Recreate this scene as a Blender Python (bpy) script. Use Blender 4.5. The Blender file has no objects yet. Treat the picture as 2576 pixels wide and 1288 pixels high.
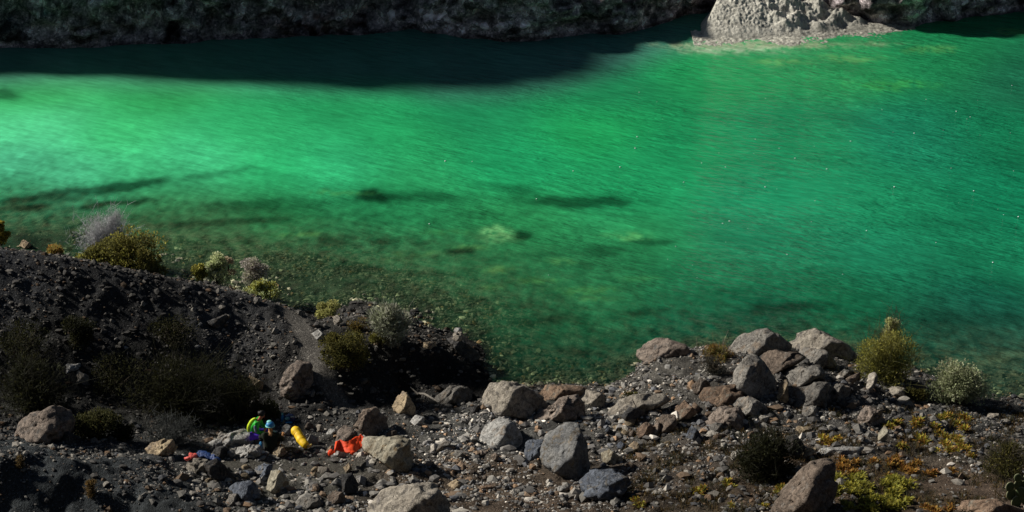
import bpy, bmesh, math, random
import numpy as np
from mathutils import Vector
R = math.radians
scn = bpy.context.scene
COL = scn.collection
rng = np.random.default_rng(11)
random.seed(11)

# ------------------------------------------------------------------ camera
CAMH = 32.0; PITCH = R(22.0); F = 1288/math.tan(R(12))
cam_d = bpy.data.cameras.new('camera'); cam = bpy.data.objects.new('camera', cam_d)
COL.objects.link(cam); scn.camera = cam
cam.location = (0, 0, CAMH); cam.rotation_euler = (R(90)-PITCH, 0, 0)
cam_d.sensor_width = 36; cam_d.angle = R(24); cam_d.clip_end = 3000; cam_d.clip_start = 0.5
CO = np.array([0, 0, CAMH]); FW = np.array([0, math.cos(PITCH), -math.sin(PITCH)])
UP = np.array([0, math.sin(PITCH), math.cos(PITCH)]); RT = np.array([1.0, 0, 0])
def ray(px, py):
    d = FW + (px-1288)/F*RT - (py-644)/F*UP
    return d/np.linalg.norm(d)
def at(px, py, z=0.0):
    d = ray(px, py); t = (z-CAMH)/d[2]
    return CO + d*t

# ------------------------------------------------------------------ numpy gradient noise
def _h(ix, iy, iz, s):
    n = (ix*374761393 + iy*668265263 + iz*2147483647 + s*974634777) & 0xffffffff
    n = ((n ^ (n >> 13))*1274126177) & 0xffffffff
    n = ((n ^ (n >> 16))*2246822519) & 0xffffffff
    return n ^ (n >> 15)
G = np.random.default_rng(5).normal(size=(256, 3)); G /= np.linalg.norm(G, axis=1)[:, None]
def pn(P, s=0):
    P = np.asarray(P, float); i = np.floor(P).astype(np.int64); f = P-i
    u = f*f*f*(f*(f*6-15)+10); out = np.zeros(len(P))
    for a in (0, 1):
        for b in (0, 1):
            for c in (0, 1):
                g = G[_h(i[:, 0]+a, i[:, 1]+b, i[:, 2]+c, s) & 255]
                d = (g*(f-np.array([a, b, c]))).sum(1)
                w = (u[:, 0] if a else 1-u[:, 0])*(u[:, 1] if b else 1-u[:, 1])*(u[:, 2] if c else 1-u[:, 2])
                out += w*d
    return out*1.6
def fbm(P, o=4, s=0, g=.5, l=2.03):
    a = 1; r = 0; P = np.asarray(P, float)
    for k in range(o):
        r = r + a*pn(P*l**k+k*7.3, s+k); a *= g
    return r
def ridged(P, o=4, s=0):
    a = 1; r = 0
    for k in range(o):
        r = r + a*(1-2*np.abs(pn(P*2.07**k+k*5.1, s+k))); a *= .5
    return r

# ------------------------------------------------------------------ mesh helpers
def mesh_np(name, V, Fc, mat=None, col=None, smooth=True, attrs=None):
    V = np.asarray(V, np.float32); Fc = np.asarray(Fc, np.int32)
    me = bpy.data.meshes.new(name); k = Fc.shape[1]; n = len(Fc)
    me.vertices.add(len(V)); me.vertices.foreach_set('co', V.ravel())
    me.loops.add(n*k); me.loops.foreach_set('vertex_index', Fc.ravel())
    me.polygons.add(n); me.polygons.foreach_set('loop_start', np.arange(0, n*k, k, dtype=np.int32))
    me.polygons.foreach_set('loop_total', np.full(n, k, np.int32))
    me.polygons.foreach_set('use_smooth', np.full(n, smooth, bool))
    me.update(calc_edges=True); me.validate()
    if col is not None:
        a = me.color_attributes.new('col', 'FLOAT_COLOR', 'POINT')
        c = np.ones((len(V), 4), np.float32); c[:, :3] = col; a.data.foreach_set('color', c.ravel())
    for nm, arr in (attrs or {}).items():
        a = me.attributes.new(nm, 'FLOAT', 'POINT'); a.data.foreach_set('value', np.asarray(arr, np.float32))
    if mat: me.materials.append(mat)
    return me
def obj(name, me, parent=None, loc=None):
    o = bpy.data.objects.new(name, me); COL.objects.link(o)
    if parent: o.parent = parent
    if loc is not None: o.location = [float(v) for v in loc]
    return o
def tag(o, label=None, cat=None, group=None, kind=None):
    if label: o['label'] = label
    if cat: o['category'] = cat
    if group: o['group'] = group
    if kind: o['kind'] = kind
    return o
def empty(name, loc, label, cat, group=None, rz=0):
    o = bpy.data.objects.new(name, None); COL.objects.link(o)
    o.location = [float(v) for v in loc]; o.rotation_euler = (0, 0, rz); o.empty_display_size = .2
    return tag(o, label, cat, group)
def s2l(c):
    c = np.asarray(c, float)/255
    return np.where(c <= .04045, c/12.92, ((c+.055)/1.055)**2.4)
def gridfaces(nx, ny):
    i = np.arange(nx-1)[None, :]+np.arange(ny-1)[:, None]*nx
    i = i.ravel(); return np.stack([i, i+1, i+1+nx, i+nx], 1)
_ico = {}
def ico(n):
    if n not in _ico:
        b = bmesh.new(); bmesh.ops.create_icosphere(b, subdivisions=n, radius=1)
        b.verts.ensure_lookup_table()
        V = np.array([v.co[:] for v in b.verts]); V /= np.linalg.norm(V, axis=1)[:, None]
        Fc = np.array([[v.index for v in f.verts] for f in b.faces]); b.free(); _ico[n] = (V, Fc)
    return _ico[n]
class MB:                      # collects tubes / blades as one mesh
    def __init__(s): s.V = []; s.F = []; s.C = []; s.n = 0
    def add(s, V, Fc, c):
        s.V.append(V); s.F.append(np.asarray(Fc)+s.n); s.C.append(np.broadcast_to(c, (len(V), 3))); s.n += len(V)
    def tube(s, pts, rad, c=(.1, .1, .1), k=5, cap=True):
        pts = np.asarray(pts, float); m = len(pts); rad = np.broadcast_to(rad, (m,))
        T = np.gradient(pts, axis=0); T /= np.linalg.norm(T, axis=1)[:, None]+1e-9
        ref = np.array([0, 0, 1.0]) if abs(T[:, 2]).mean() < .8 else np.array([1.0, 0, 0])
        A = np.cross(T, ref); A /= np.linalg.norm(A, axis=1)[:, None]+1e-9; B = np.cross(T, A)
        th = np.arange(k)*2*math.pi/k
        V = (pts[:, None]+rad[:, None, None]*(A[:, None]*np.cos(th)[None, :, None]+B[:, None]*np.sin(th)[None, :, None])).reshape(-1, 3)
        Fc = [[a*k+j, a*k+(j+1) % k, (a+1)*k+(j+1) % k, (a+1)*k+j] for a in range(m-1) for j in range(k)]
        s.add(V, Fc, c)
    def build(s, name, mat, parent=None, smooth=True, loc=None):
        me = mesh_np(name, np.concatenate(s.V), np.concatenate(s.F), mat, np.concatenate(s.C), smooth)
        return obj(name, me, parent, loc)

# ------------------------------------------------------------------ materials
def nodes(name):
    m = bpy.data.materials.new(name); m.use_nodes = True; nt = m.node_tree; nt.nodes.clear()
    out = nt.nodes.new('ShaderNodeOutputMaterial'); return m, nt, out
def N(nt, t, **k):
    n = nt.nodes.new(t)
    for a, b in k.items():
        if a.startswith('i_'): n.inputs[a[2:].replace('_', ' ')].default_value = b
        else: setattr(n, a, b)
    return n
def noise(nt, scale, detail=5, rough=.6, vec=None, dist=0):
    n = N(nt, 'ShaderNodeTexNoise'); n.inputs['Scale'].default_value = scale; n.inputs['Detail'].default_value = detail
    n.inputs['Roughness'].default_value = rough; n.inputs['Distortion'].default_value = dist
    if vec: nt.links.new(vec, n.inputs['Vector'])
    return n
def ramp(nt, src, stops):
    r = N(nt, 'ShaderNodeValToRGB'); e = r.color_ramp.elements
    while len(e) < len(stops): e.new(.5)
    for x, (p, c) in zip(e, stops):
        x.position = p; x.color = (c, c, c, 1) if np.isscalar(c) else (*c, 1)
    nt.links.new(src, r.inputs[0]); return r
def mul(nt, a, b, f=1.0, mode='MULTIPLY'):
    m = N(nt, 'ShaderNodeMix', data_type='RGBA', blend_type=mode); m.inputs[0].default_value = f
    nt.links.new(a, m.inputs[6]) if hasattr(a, 'links') else setattr(m.inputs[6], 'default_value', (*a, 1))
    nt.links.new(b, m.inputs[7]) if hasattr(b, 'links') else setattr(m.inputs[7], 'default_value', (*b, 1))
    return m.outputs[2]
def rock_mat(name, c1, c2, c3=None, crack=.55, scale=1.0, bump=.5):
    m, nt, out = nodes(name); L = nt.links
    tc = N(nt, 'ShaderNodeTexCoord'); oi = N(nt, 'ShaderNodeObjectInfo')
    add = N(nt, 'ShaderNodeVectorMath', operation='ADD'); sc = N(nt, 'ShaderNodeMath', operation='MULTIPLY'); sc.inputs[1].default_value = 37.0
    L.new(oi.outputs['Random'], sc.inputs[0]); L.new(tc.outputs['Object'], add.inputs[0]); L.new(sc.outputs[0], add.inputs[1])
    v = add.outputs[0]
    n1 = noise(nt, 1.6*scale, 6, .62, v, .4); n2 = noise(nt, 9*scale, 6, .7, v); n3 = noise(nt, 38*scale, 3, .7, v)
    mx = N(nt, 'ShaderNodeMix', data_type='RGBA'); r = ramp(nt, n1.outputs[0], [(.36, 0.), (.62, 1.)])
    L.new(r.outputs[0], mx.inputs[0]); mx.inputs[6].default_value = (*c1, 1); mx.inputs[7].default_value = (*c2, 1)
    c = mx.outputs[2]
    if c3 is not None:
        n4 = noise(nt, 3.1*scale, 5, .65, v, .8); r4 = ramp(nt, n4.outputs[0], [(.54, 0.), (.64, 1.)])
        mx2 = N(nt, 'ShaderNodeMix', data_type='RGBA'); L.new(r4.outputs[0], mx2.inputs[0]); L.new(c, mx2.inputs[6]); mx2.inputs[7].default_value = (*c3, 1); c = mx2.outputs[2]
    c = mul(nt, c, ramp(nt, n2.outputs[0], [(.3, .4), (.5, .95), (.7, 1.45)]).outputs[0])
    c = mul(nt, c, ramp(nt, n3.outputs[0], [(.3, .5), (.7, 1.4)]).outputs[0])
    vo = N(nt, 'ShaderNodeTexVoronoi', feature='DISTANCE_TO_EDGE'); vo.inputs['Scale'].default_value = 2.3*scale
    wv = N(nt, 'ShaderNodeVectorMath', operation='ADD'); nn = noise(nt, 2.5*scale, 4, .6, v); L.new(nn.outputs['Color'], wv.inputs[1]); L.new(v, wv.inputs[0]); L.new(wv.outputs[0], vo.inputs['Vector'])
    cr = ramp(nt, vo.outputs[0], [(0., 1-crack), (.025, .85), (.07, 1.)])
    c = mul(nt, c, cr.outputs[0])
    rr = ramp(nt, oi.outputs['Random'], [(0., .75), (1., 1.25)]); c = mul(nt, c, rr.outputs[0])
    b1 = N(nt, 'ShaderNodeBump'); b1.inputs['Strength'].default_value = bump; b1.inputs['Distance'].default_value = .12
    b2 = N(nt, 'ShaderNodeBump'); b2.inputs['Strength'].default_value = .7; b2.inputs['Distance'].default_value = .05
    ad = N(nt, 'ShaderNodeMath', operation='ADD'); L.new(n2.outputs[0], ad.inputs[0]); m3 = N(nt, 'ShaderNodeMath', operation='MULTIPLY'); m3.inputs[1].default_value = .35
    L.new(n3.outputs[0], m3.inputs[0]); L.new(m3.outputs[0], ad.inputs[1])
    L.new(ad.outputs[0], b1.inputs['Height']); L.new(cr.outputs[0], b2.inputs['Height']); L.new(b1.outputs[0], b2.inputs['Normal'])
    p = N(nt, 'ShaderNodeBsdfPrincipled'); p.inputs['Roughness'].default_value = .9; p.inputs['Specular IOR Level'].default_value = .18
    L.new(c, p.inputs['Base Color']); L.new(b2.outputs[0], p.inputs['Normal']); L.new(p.outputs[0], out.inputs[0])
    return m
def attr_mat(name, rough=.9, spec=.15, var=(.7, 1.3), scale=20, bump=0., transl=0., bscale=25, bdist=.02):
    m, nt, out = nodes(name); L = nt.links
    at_ = N(nt, 'ShaderNodeAttribute', attribute_name='col'); tc = N(nt, 'ShaderNodeTexCoord')
    n = noise(nt, scale, 4, .65, tc.outputs['Object']); c = mul(nt, at_.outputs['Color'], ramp(nt, n.outputs[0], [(.3, var[0]), (.7, var[1])]).outputs[0])
    p = N(nt, 'ShaderNodeBsdfPrincipled'); p.inputs['Roughness'].default_value = rough; p.inputs['Specular IOR Level'].default_value = spec
    L.new(c, p.inputs['Base Color'])
    if bump:
        nb = noise(nt, bscale, 5, .7, tc.outputs['Object']); b = N(nt, 'ShaderNodeBump'); b.inputs['Strength'].default_value = bump; b.inputs['Distance'].default_value = bdist
        L.new(nb.outputs[0], b.inputs['Height']); L.new(b.outputs[0], p.inputs['Normal'])
    if transl:
        t = N(nt, 'ShaderNodeBsdfTranslucent'); L.new(c, t.inputs[0]); mx = N(nt, 'ShaderNodeMixShader'); mx.inputs[0].default_value = transl
        L.new(p.outputs[0], mx.inputs[1]); L.new(t.outputs[0], mx.inputs[2]); L.new(mx.outputs[0], out.inputs[0])
    else: L.new(p.outputs[0], out.inputs[0])
    return m
def flat_mat(name, c, rough=.7, spec=.3, var=.15, scale=14, bump=.3):
    m, nt, out = nodes(name); L = nt.links; tc = N(nt, 'ShaderNodeTexCoord')
    n = noise(nt, scale, 4, .6, tc.outputs['Object']); cc = mul(nt, c, ramp(nt, n.outputs[0], [(.3, 1-var*2), (.7, 1+var)]).outputs[0])
    p = N(nt, 'ShaderNodeBsdfPrincipled'); p.inputs['Roughness'].default_value = rough; p.inputs['Specular IOR Level'].default_value = spec
    b = N(nt, 'ShaderNodeBump'); b.inputs['Strength'].default_value = bump; b.inputs['Distance'].default_value = .02; L.new(n.outputs[0], b.inputs['Height'])
    L.new(cc, p.inputs['Base Color']); L.new(b.outputs[0], p.inputs['Normal']); L.new(p.outputs[0], out.inputs[0]); return m

RM = {
 'pale':  rock_mat('pale_rock', (.34, .305, .25), (.24, .21, .17), (.16, .145, .13)),
 'white': rock_mat('white_rock', (.43, .42, .39), (.32, .31, .29), (.25, .21, .17), crack=.4),
 'grey':  rock_mat('grey_rock', (.22, .205, .18), (.145, .135, .12), (.19, .155, .12)),
 'tallgrey':  rock_mat('tall_grey_rock', (.27, .265, .25), (.175, .178, .18), (.20, .165, .12), crack=.35),
 'dark':  rock_mat('dark_rock', (.075, .072, .068), (.045, .044, .044), (.08, .065, .052)),
 'blue':  rock_mat('blue_grey_rock', (.12, .135, .16), (.075, .085, .105), (.13, .12, .105)),
 'brown': rock_mat('brown_rock', (.20, .155, .12), (.12, .093, .072), (.19, .165, .14)),
 'red':   rock_mat('red_brown_rock', (.22, .15, .10), (.13, .09, .065), (.16, .14, .11)),
 'tan':   rock_mat('tan_rock', (.38, .30, .19), (.25, .19, .125), (.17, .14, .11)),
 'pink':  rock_mat('pink_rock', (.27, .22, .18), (.17, .135, .11), (.11, .10, .09), crack=.7),
 'tuff':  rock_mat('tuff_rock', (.36, .335, .26), (.23, .20, .145), (.18, .135, .08), crack=.2),
}
# ------------------------------------------------------------------ terrain
CP = """-300,590,4.4 -150,600,4.3 0,628,4.0 150,645,3.8 300,675,3.4 450,705,2.9 600,735,2.4 700,765,2.0 760,790,1.7
0,800,2.67 0,900,1.9 0,1000,1.15 -200,800,2.8 -200,1000,1.4 300,800,2.43 300,900,1.65 300,1000,.9 150,850,2.2 450,860,1.8 450,980,.85
600,850,1.55 600,950,.85 600,1020,.5 710,870,1.55 720,960,.85
-200,590,.1 0,600,0 200,625,.05 400,665,.02 550,695,0 700,715,-.03 800,750,-.03 950,790,-.03 1100,830,-.02 1230,880,-.12 1260,930,-.3 1300,965,-.3
730,780,1.8 770,850,1.7 800,930,1.35 850,1000,.7 900,1040,.6 850,830,1.45 920,860,1.35 1000,872,1.3 1100,885,1.1 1190,905,.9
900,900,1.4 900,1010,.45 960,990,.3 1000,960,.25 1100,965,.1 1200,965,.02
600,1120,.8 700,1130,.8 800,1110,.7 650,1180,1.0 900,1180,1.0 850,1060,.6 500,1150,.9 100,1060,1.1 300,1080,1.0 100,1120,1.5 400,1150,1.15 0,1120,1.8 -200,1120,2.0
-200,1180,2.7 0,1175,2.6 150,1195,2.4 300,1230,2.1 420,1275,1.9 0,1288,1.5 150,1288,1.5 300,1300,1.5 -200,1288,1.6
1000,1060,.5 1200,1040,.35 1450,1010,.3 1600,960,.2 1500,985,.12 1400,970,.05 1300,1000,.22 1545,965,-.02
1000,1180,1.0 1300,1180,.9 1600,1150,.9 1300,1288,1.6 700,1260,1.3 900,1288,1.6 1600,1280,1.7
1650,910,.35 1750,900,.7 1900,920,1.2 2050,930,1.2 2150,950,.8 2250,960,.5 2350,1000,.3 2450,1025,.12 2576,1015,.05 2300,920,-.15 2450,965,-.2 2576,960,-.25 2800,1000,.05
1750,860,-.5 1850,820,-1 2050,815,-1.2 1580,900,-.5 1580,945,-.15 1640,850,-.8
1700,980,.7 1900,1050,1.1 2100,1050,1.1 2300,1050,.9 2500,1080,.7 1800,1150,1.3 2050,1150,1.9 2300,1150,1.6 2550,1180,1.6 2000,1280,2.6 2200,1288,2.8 2450,1230,2.4 2576,1288,2.8 1800,1280,2.0 2800,1150,1.5
0,560,-.3 300,590,-.22 450,640,-.12 700,650,-.25 800,700,-.12 1000,720,-.22 1000,770,-.1 1150,790,-.15 1250,800,-.3 1400,880,-1.0 1500,925,-.6 0,490,-1 600,580,-1 1200,600,-1.3 2000,700,-2.5 2400,820,-1.5 2576,700,-2.5
0,350,-2.5 1288,400,-4 2576,300,-4 0,150,-3.5 1288,130,-3.5 2300,120,-1.5 2576,60,-3 -800,300,-3 3400,300,-3 3400,900,-1.5 -800,560,-.5"""
P = []
for t in CP.split():
    a, b, c = map(float, t.split(',')); q = at(a, b, c); P.append(q)
for q in [(-22, 45, 4.5), (0, 45, 5), (22, 45, 5.5), (-22, 30, 12), (0, 30, 12), (22, 30, 12), (0, 0, 29), (-50, 0, 29), (50, 0, 29), (-60, 45, 9), (60, 45, 9), (-60, 66, 4), (60, 66, 2),
          (-60, 120, 1), (0, 125, 1), (60, 130, 1)]: P.append(np.array(q, float))
P = np.array(P)
def rbf_fit(P):
    X = P[:, :2]; n = len(X); K = np.linalg.norm(X[:, None]-X[None], axis=2)+np.eye(n)*-.05
    A = np.zeros((n+3, n+3)); A[:n, :n] = K; A[:n, n] = 1; A[:n, n+1:] = X; A[n, :n] = 1; A[n+1:, :n] = X.T
    return X, np.linalg.solve(A, np.concatenate([P[:, 2], [0, 0, 0]]))
RX, RW = rbf_fit(P)
def rbf(x, y):
    out = np.zeros(len(x))
    for k in range(len(RX)): out += RW[k]*np.hypot(x-RX[k, 0], y-RX[k, 1])
    return out+RW[-3]+RW[-2]*x+RW[-1]*y
def pathdist(x, y, pts):
    d = np.full(len(x), 1e9)
    for a, b in zip(pts[:-1], pts[1:]):
        ab = b-a; t = np.clip(((x-a[0])*ab[0]+(y-a[1])*ab[1])/(ab@ab), 0, 1)
        d = np.minimum(d, np.hypot(x-a[0]-t*ab[0], y-a[1]-t*ab[1]))
    return d
PATH = np.array([at(a, b, c)[:2] for a, b, c in [(722, 772, 1.85), (745, 810, 1.75), (775, 860, 1.65), (800, 930, 1.35), (835, 985, .8), (890, 1035, .6)]])
CAMPF = np.array([at(a, b, 1.0)[:2] for a, b in [(590, 1172), (700, 1178), (800, 1180), (870, 1190)]])
DIRT = np.array([at(a, b, 2.3)[:2] for a, b in [(2330, 1230), (2440, 1225), (2560, 1210)]])
def smask(x, y):
    a = np.clip(1-(pathdist(x, y, PATH)-.24)/.16, 0, 1); b = np.clip(1-(pathdist(x, y, CAMPF)-.3)/.5, 0, 1); c = np.clip(1-(pathdist(x, y, DIRT)-.5)/.5, 0, 1)
    return a, b, c
def axis(segs):
    out = []
    for a, b, s in segs: out.append(np.arange(a, b-1e-6, s))
    return np.concatenate(out+[[segs[-1][1]]])
gx = axis([(-300, -60, 24), (-60, -20, 2), (-20, 20, .085), (20, 60, 2), (60, 300, 24)])
gy = axis([(-20, 48, 3), (48, 53, .5), (53, 83, .085), (83, 90, .28), (90, 130, 1), (130, 330, 25)])
X, Y = np.meshgrid(gx, gy); x = X.ravel(); y = Y.ravel()
Z = rbf(x, y)
pa, pb, pc = smask(x, y); sm = np.clip(pa+pb+pc, 0, 1)
q = np.stack([x, y, x*0], 1)
land = np.clip((Z+.3)/.5, 0, 1)
mnd = np.clip((-x-5)/2.5, 0, 1)*np.clip((y-61)/3, 0, 1)
Z += (fbm(q*.55, 3, 3)*.16)*land*(1-.6*sm)*(1-.6*mnd) + fbm(q*2.2, 3, 9)*.075*(1-.85*sm)*(.3+.7*land)*(1-.45*mnd)
rd = ridged(q*np.array([.8, .8, 1]), 3, 21)
Z += np.clip(rd-.6, 0, 1)*.10*land*(1-sm) + np.abs(fbm(q*6, 2, 31))*.05*(1-sm)
far = np.clip((np.hypot(x, y-60)-70)/60, 0, 1); Z = np.where(y > 118, np.minimum(Z, -.5), Z)
Z = Z*(1-far*.0)
# keep the crest of the mound where its skyline belongs
CRX = [-600, 0, 150, 300, 450, 600, 700, 760, 800]; CRY = [616, 629, 646, 676, 706, 737, 768, 792, 812]
ZG = Z.reshape(X.shape)
mI = np.where((gy > 63) & (gy < 84))[0]; Z0 = ZG.copy()
for i in np.where((gx > -22) & (gx < -3))[0]:
    yy = gy[mI]; u_ = gx[i]/(yy*math.cos(PITCH)+(CAMH-ZG[mI, i])*math.sin(PITCH))*F+1288
    S_ = CAMH-np.tan(PITCH+np.arctan((np.interp(u_, CRX, CRY)-644)/F))*yy+.03*np.sin(yy*5+gx[i]*3)
    gap = (S_-ZG[mI, i]); kk = np.argmin(np.where((yy > 66) & (yy < 73), gap, 9))
    ZG[mI, i] += max(gap[kk], 0)*.95*np.exp(-((yy-yy[kk])/1.8)**2)
    y0 = yy[np.argmin(np.abs(S_))]; ZG[mI, i] = np.minimum(ZG[mI, i], np.maximum(S_, -.035*(yy-y0)-.02+.05*np.sin(yy*1.3+gx[i]*.9)*np.sin(gx[i]*1.7)))
fw = np.clip((-gx-4.8)/1.6, 0, 1); fw = fw*fw*(3-2*fw); ZG = Z0+(ZG-Z0)*fw[None]
Z = ZG.ravel()
def ground(px, py):
    px = np.atleast_1d(px).astype(float); py = np.atleast_1d(py).astype(float)
    i = np.clip(np.searchsorted(gx, px)-1, 0, len(gx)-2); j = np.clip(np.searchsorted(gy, py)-1, 0, len(gy)-2)
    u = np.clip((px-gx[i])/(gx[i+1]-gx[i]), 0, 1); v = np.clip((py-gy[j])/(gy[j+1]-gy[j]), 0, 1)
    return ZG[j, i]*(1-u)*(1-v)+ZG[j, i+1]*u*(1-v)+ZG[j+1, i]*(1-u)*v+ZG[j+1, i+1]*u*v
def hit(px, py):
    d = ray(px, py); t = np.arange(55, 125, .04); Q = CO+d*t[:, None]; g = ground(Q[:, 0], Q[:, 1])
    k = np.argmax(Q[:, 2] < g); return Q[k]
def nw(x, y, pts, cols, sx, sy):
    W = np.zeros(len(x)); C = np.zeros((len(x), cols.shape[1]))
    for p, c in zip(pts, cols):
        w = (1+((x-p[0])/sx)**2+((y-p[1])/sy)**2)**-3.0; W += w; C += w[:, None]*c
    return C/W[:, None]
TC = [((0, 700, 3.5), (.034, .035, .037)), ((300, 800, 2.4), (.027, .027, .027)), ((600, 850, 1.5), (.04, .04, .04)), ((100, 900, 1.9), (.022, .022, .02)), ((400, 950, 1.2), (.024, .024, .021)),  # scree mound tones darkened to carry the grazing light on its face
      ((790, 900, 1.5), (.04, .038, .035)), ((900, 860, 1.4), (.04, .038, .032)), ((1050, 890, 1.1), (.035, .033, .03)), ((950, 960, .6), (.007, .007, .007)), ((1080, 945, .5), (.006, .006, .006)), ((1180, 945, .3), (.006, .006, .006)), ((870, 1010, .5), (.02, .02, .02)),  # near-black entries paint the shade of the bank into the ground colour
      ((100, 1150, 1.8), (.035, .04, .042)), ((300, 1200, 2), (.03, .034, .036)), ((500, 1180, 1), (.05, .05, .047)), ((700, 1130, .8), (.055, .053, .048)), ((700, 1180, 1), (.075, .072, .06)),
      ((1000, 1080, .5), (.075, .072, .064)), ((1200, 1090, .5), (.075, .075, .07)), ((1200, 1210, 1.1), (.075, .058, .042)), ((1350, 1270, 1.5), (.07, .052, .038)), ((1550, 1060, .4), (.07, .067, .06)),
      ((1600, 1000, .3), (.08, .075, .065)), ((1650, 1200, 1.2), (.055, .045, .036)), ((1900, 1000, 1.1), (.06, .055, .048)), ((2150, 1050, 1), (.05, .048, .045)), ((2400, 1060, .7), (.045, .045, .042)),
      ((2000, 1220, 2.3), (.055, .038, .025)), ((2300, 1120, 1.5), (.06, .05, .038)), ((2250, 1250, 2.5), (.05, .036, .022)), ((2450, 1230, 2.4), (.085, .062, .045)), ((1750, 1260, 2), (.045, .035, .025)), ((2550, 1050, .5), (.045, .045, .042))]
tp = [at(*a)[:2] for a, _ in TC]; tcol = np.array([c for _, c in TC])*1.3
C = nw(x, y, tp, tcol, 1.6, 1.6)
C *= (1+.35*fbm(q*.9, 4, 55))[:, None]
C = np.where(pa[:, None] > 0, C*(1-pa[:, None])+np.array([.13, .12, .105])*pa[:, None], C)
C = np.where(pb[:, None] > 0, C*(1-pb[:, None])+np.array([.085, .08, .066])*pb[:, None], C)
wet = np.clip((.02-Z)/.5, 0, 1)[:, None]
bedc = np.array([.30, .28, .19])*(1+1.3*fbm(q*np.array([2.2, .9, 1]), 4, 77)+1.3*fbm(q*np.array([7, 4, 1]), 2, 78))[:, None]
C = C*(1-wet)+np.clip(bedc, .01, 1)*wet
C *= (1-.5*np.exp(-((Z-.03)/.05)**2))[:, None]; C = np.clip(C, .006, 1)

m, nt, out = nodes('ground_soil'); L = nt.links
a_ = N(nt, 'ShaderNodeAttribute', attribute_name='col'); tc = N(nt, 'ShaderNodeTexCoord')
n1 = noise(nt, 14, 6, .75, tc.outputs['Object']); n2 = noise(nt, 55, 4, .8, tc.outputs['Object'])
vo = N(nt, 'ShaderNodeTexVoronoi'); vo.inputs['Scale'].default_value = 26; L.new(tc.outputs['Object'], vo.inputs['Vector'])
c = mul(nt, a_.outputs['Color'], ramp(nt, n1.outputs[0], [(.3, .45), (.5, .95), (.72, 1.6)]).outputs[0])
c = mul(nt, c, ramp(nt, n2.outputs[0], [(.35, .5), (.6, 1.2), (.75, 2.2)]).outputs[0])
rv = ramp(nt, vo.outputs['Color'], [(.2, .65), (.8, 1.1), (.97, 2.6)]); c = mul(nt, c, rv.outputs[0])
b1 = N(nt, 'ShaderNodeBump'); b1.inputs['Strength'].default_value = .8; b1.inputs['Distance'].default_value = .05; L.new(n1.outputs[0], b1.inputs['Height'])
b2 = N(nt, 'ShaderNodeBump'); b2.inputs['Strength'].default_value = .8; b2.inputs['Distance'].default_value = .02; L.new(vo.outputs['Distance'], b2.inputs['Height']); b2.invert = True; L.new(b1.outputs[0], b2.inputs['Normal'])
p = N(nt, 'ShaderNodeBsdfPrincipled'); p.inputs['Roughness'].default_value = .95; p.inputs['Specular IOR Level'].default_value = .1
L.new(c, p.inputs['Base Color']); L.new(b2.outputs[0], p.inputs['Normal']); L.new(p.outputs[0], out.inputs[0])
M_ground = m
me = mesh_np('ground', np.stack([x, y, Z], 1), gridfaces(len(gx), len(gy)), M_ground, C)
tag(obj('ground', me), 'dark stony lakeshore ground with a scree mound, gravel flats and a footpath', kind='structure')

# ------------------------------------------------------------------ water
WK = .89      # light arriving on the flat water, turns a seen colour into a base colour
WC = """0,190:50,140,80 100,230:58,165,88 400,230:48,155,82 800,260:36,142,82 1200,280:30,132,80 1500,220:30,125,76 1800,180:34,145,80 2100,170:38,140,78 2400,150:30,125,72 2550,200:28,100,68
50,330:88,208,138 0,420:98,218,160 200,440:92,208,150 500,400:72,195,128 850,430:52,178,112 300,350:60,182,104 600,330:46,165,95 700,420:46,178,104 300,430:66,192,120 1000,350:36,152,86 1300,420:30,152,90 1500,330:30,150,80 1700,400:30,145,85 2000,350:26,130,80 2300,350:26,122,84 2550,350:20,114,72
2550,500:18,120,78 2200,500:28,134,86 1900,500:28,136,88 1600,480:30,145,85 1000,470:42,152,88 0,480:50,130,78 100,530:52,112,72 400,530:52,130,76 700,540:42,130,72 1000,540:36,126,72 1300,560:42,136,76 1600,600:42,132,76 1900,600:30,120,80 2200,650:28,124,84 2500,650:22,114,74
200,570:50,85,55 500,640:78,104,66 350,610:74,104,66 650,690:74,92,60 900,740:68,94,60 1050,790:62,84,54 500,600:62,116,70 900,640:54,118,72 1200,660:46,120,70 1500,700:46,128,76 1800,720:32,122,76 2100,750:24,106,66 2500,780:16,88,66 800,720:58,92,60 1100,760:56,104,64 1300,820:38,90,54 1500,800:36,112,66 1700,850:16,86,58 1400,900:14,60,38 1550,940:10,62,44 1300,930:10,34,24 2350,870:26,82,60 2550,900:60,98,74 1900,800:12,78,55"""
wp = []; wc = []
for t in WC.split():
    a, b = t.split(':'); u, v = map(float, a.split(',')); wp.append(at(u, v, 0)[:2]); wc.append(s2l(list(map(float, b.split(','))))/WK/np.array([1, .95, .85]))
wp = np.array(wp); wc = np.array(wc)
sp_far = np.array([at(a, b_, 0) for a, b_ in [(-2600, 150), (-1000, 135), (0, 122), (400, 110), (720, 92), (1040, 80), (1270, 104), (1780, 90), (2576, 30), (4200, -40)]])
wx = axis([(-200, -40, 20), (-40, -23, 1), (-23, 23, .11), (23, 40, 1), (40, 200, 20)]); wy = axis([(56, 62, .5), (62, 118, .2), (118, 140, 2)])
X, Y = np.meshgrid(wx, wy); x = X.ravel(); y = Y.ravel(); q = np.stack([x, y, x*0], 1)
Cw = nw(x, y, wp, wc, 2.6, 4.2)
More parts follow.
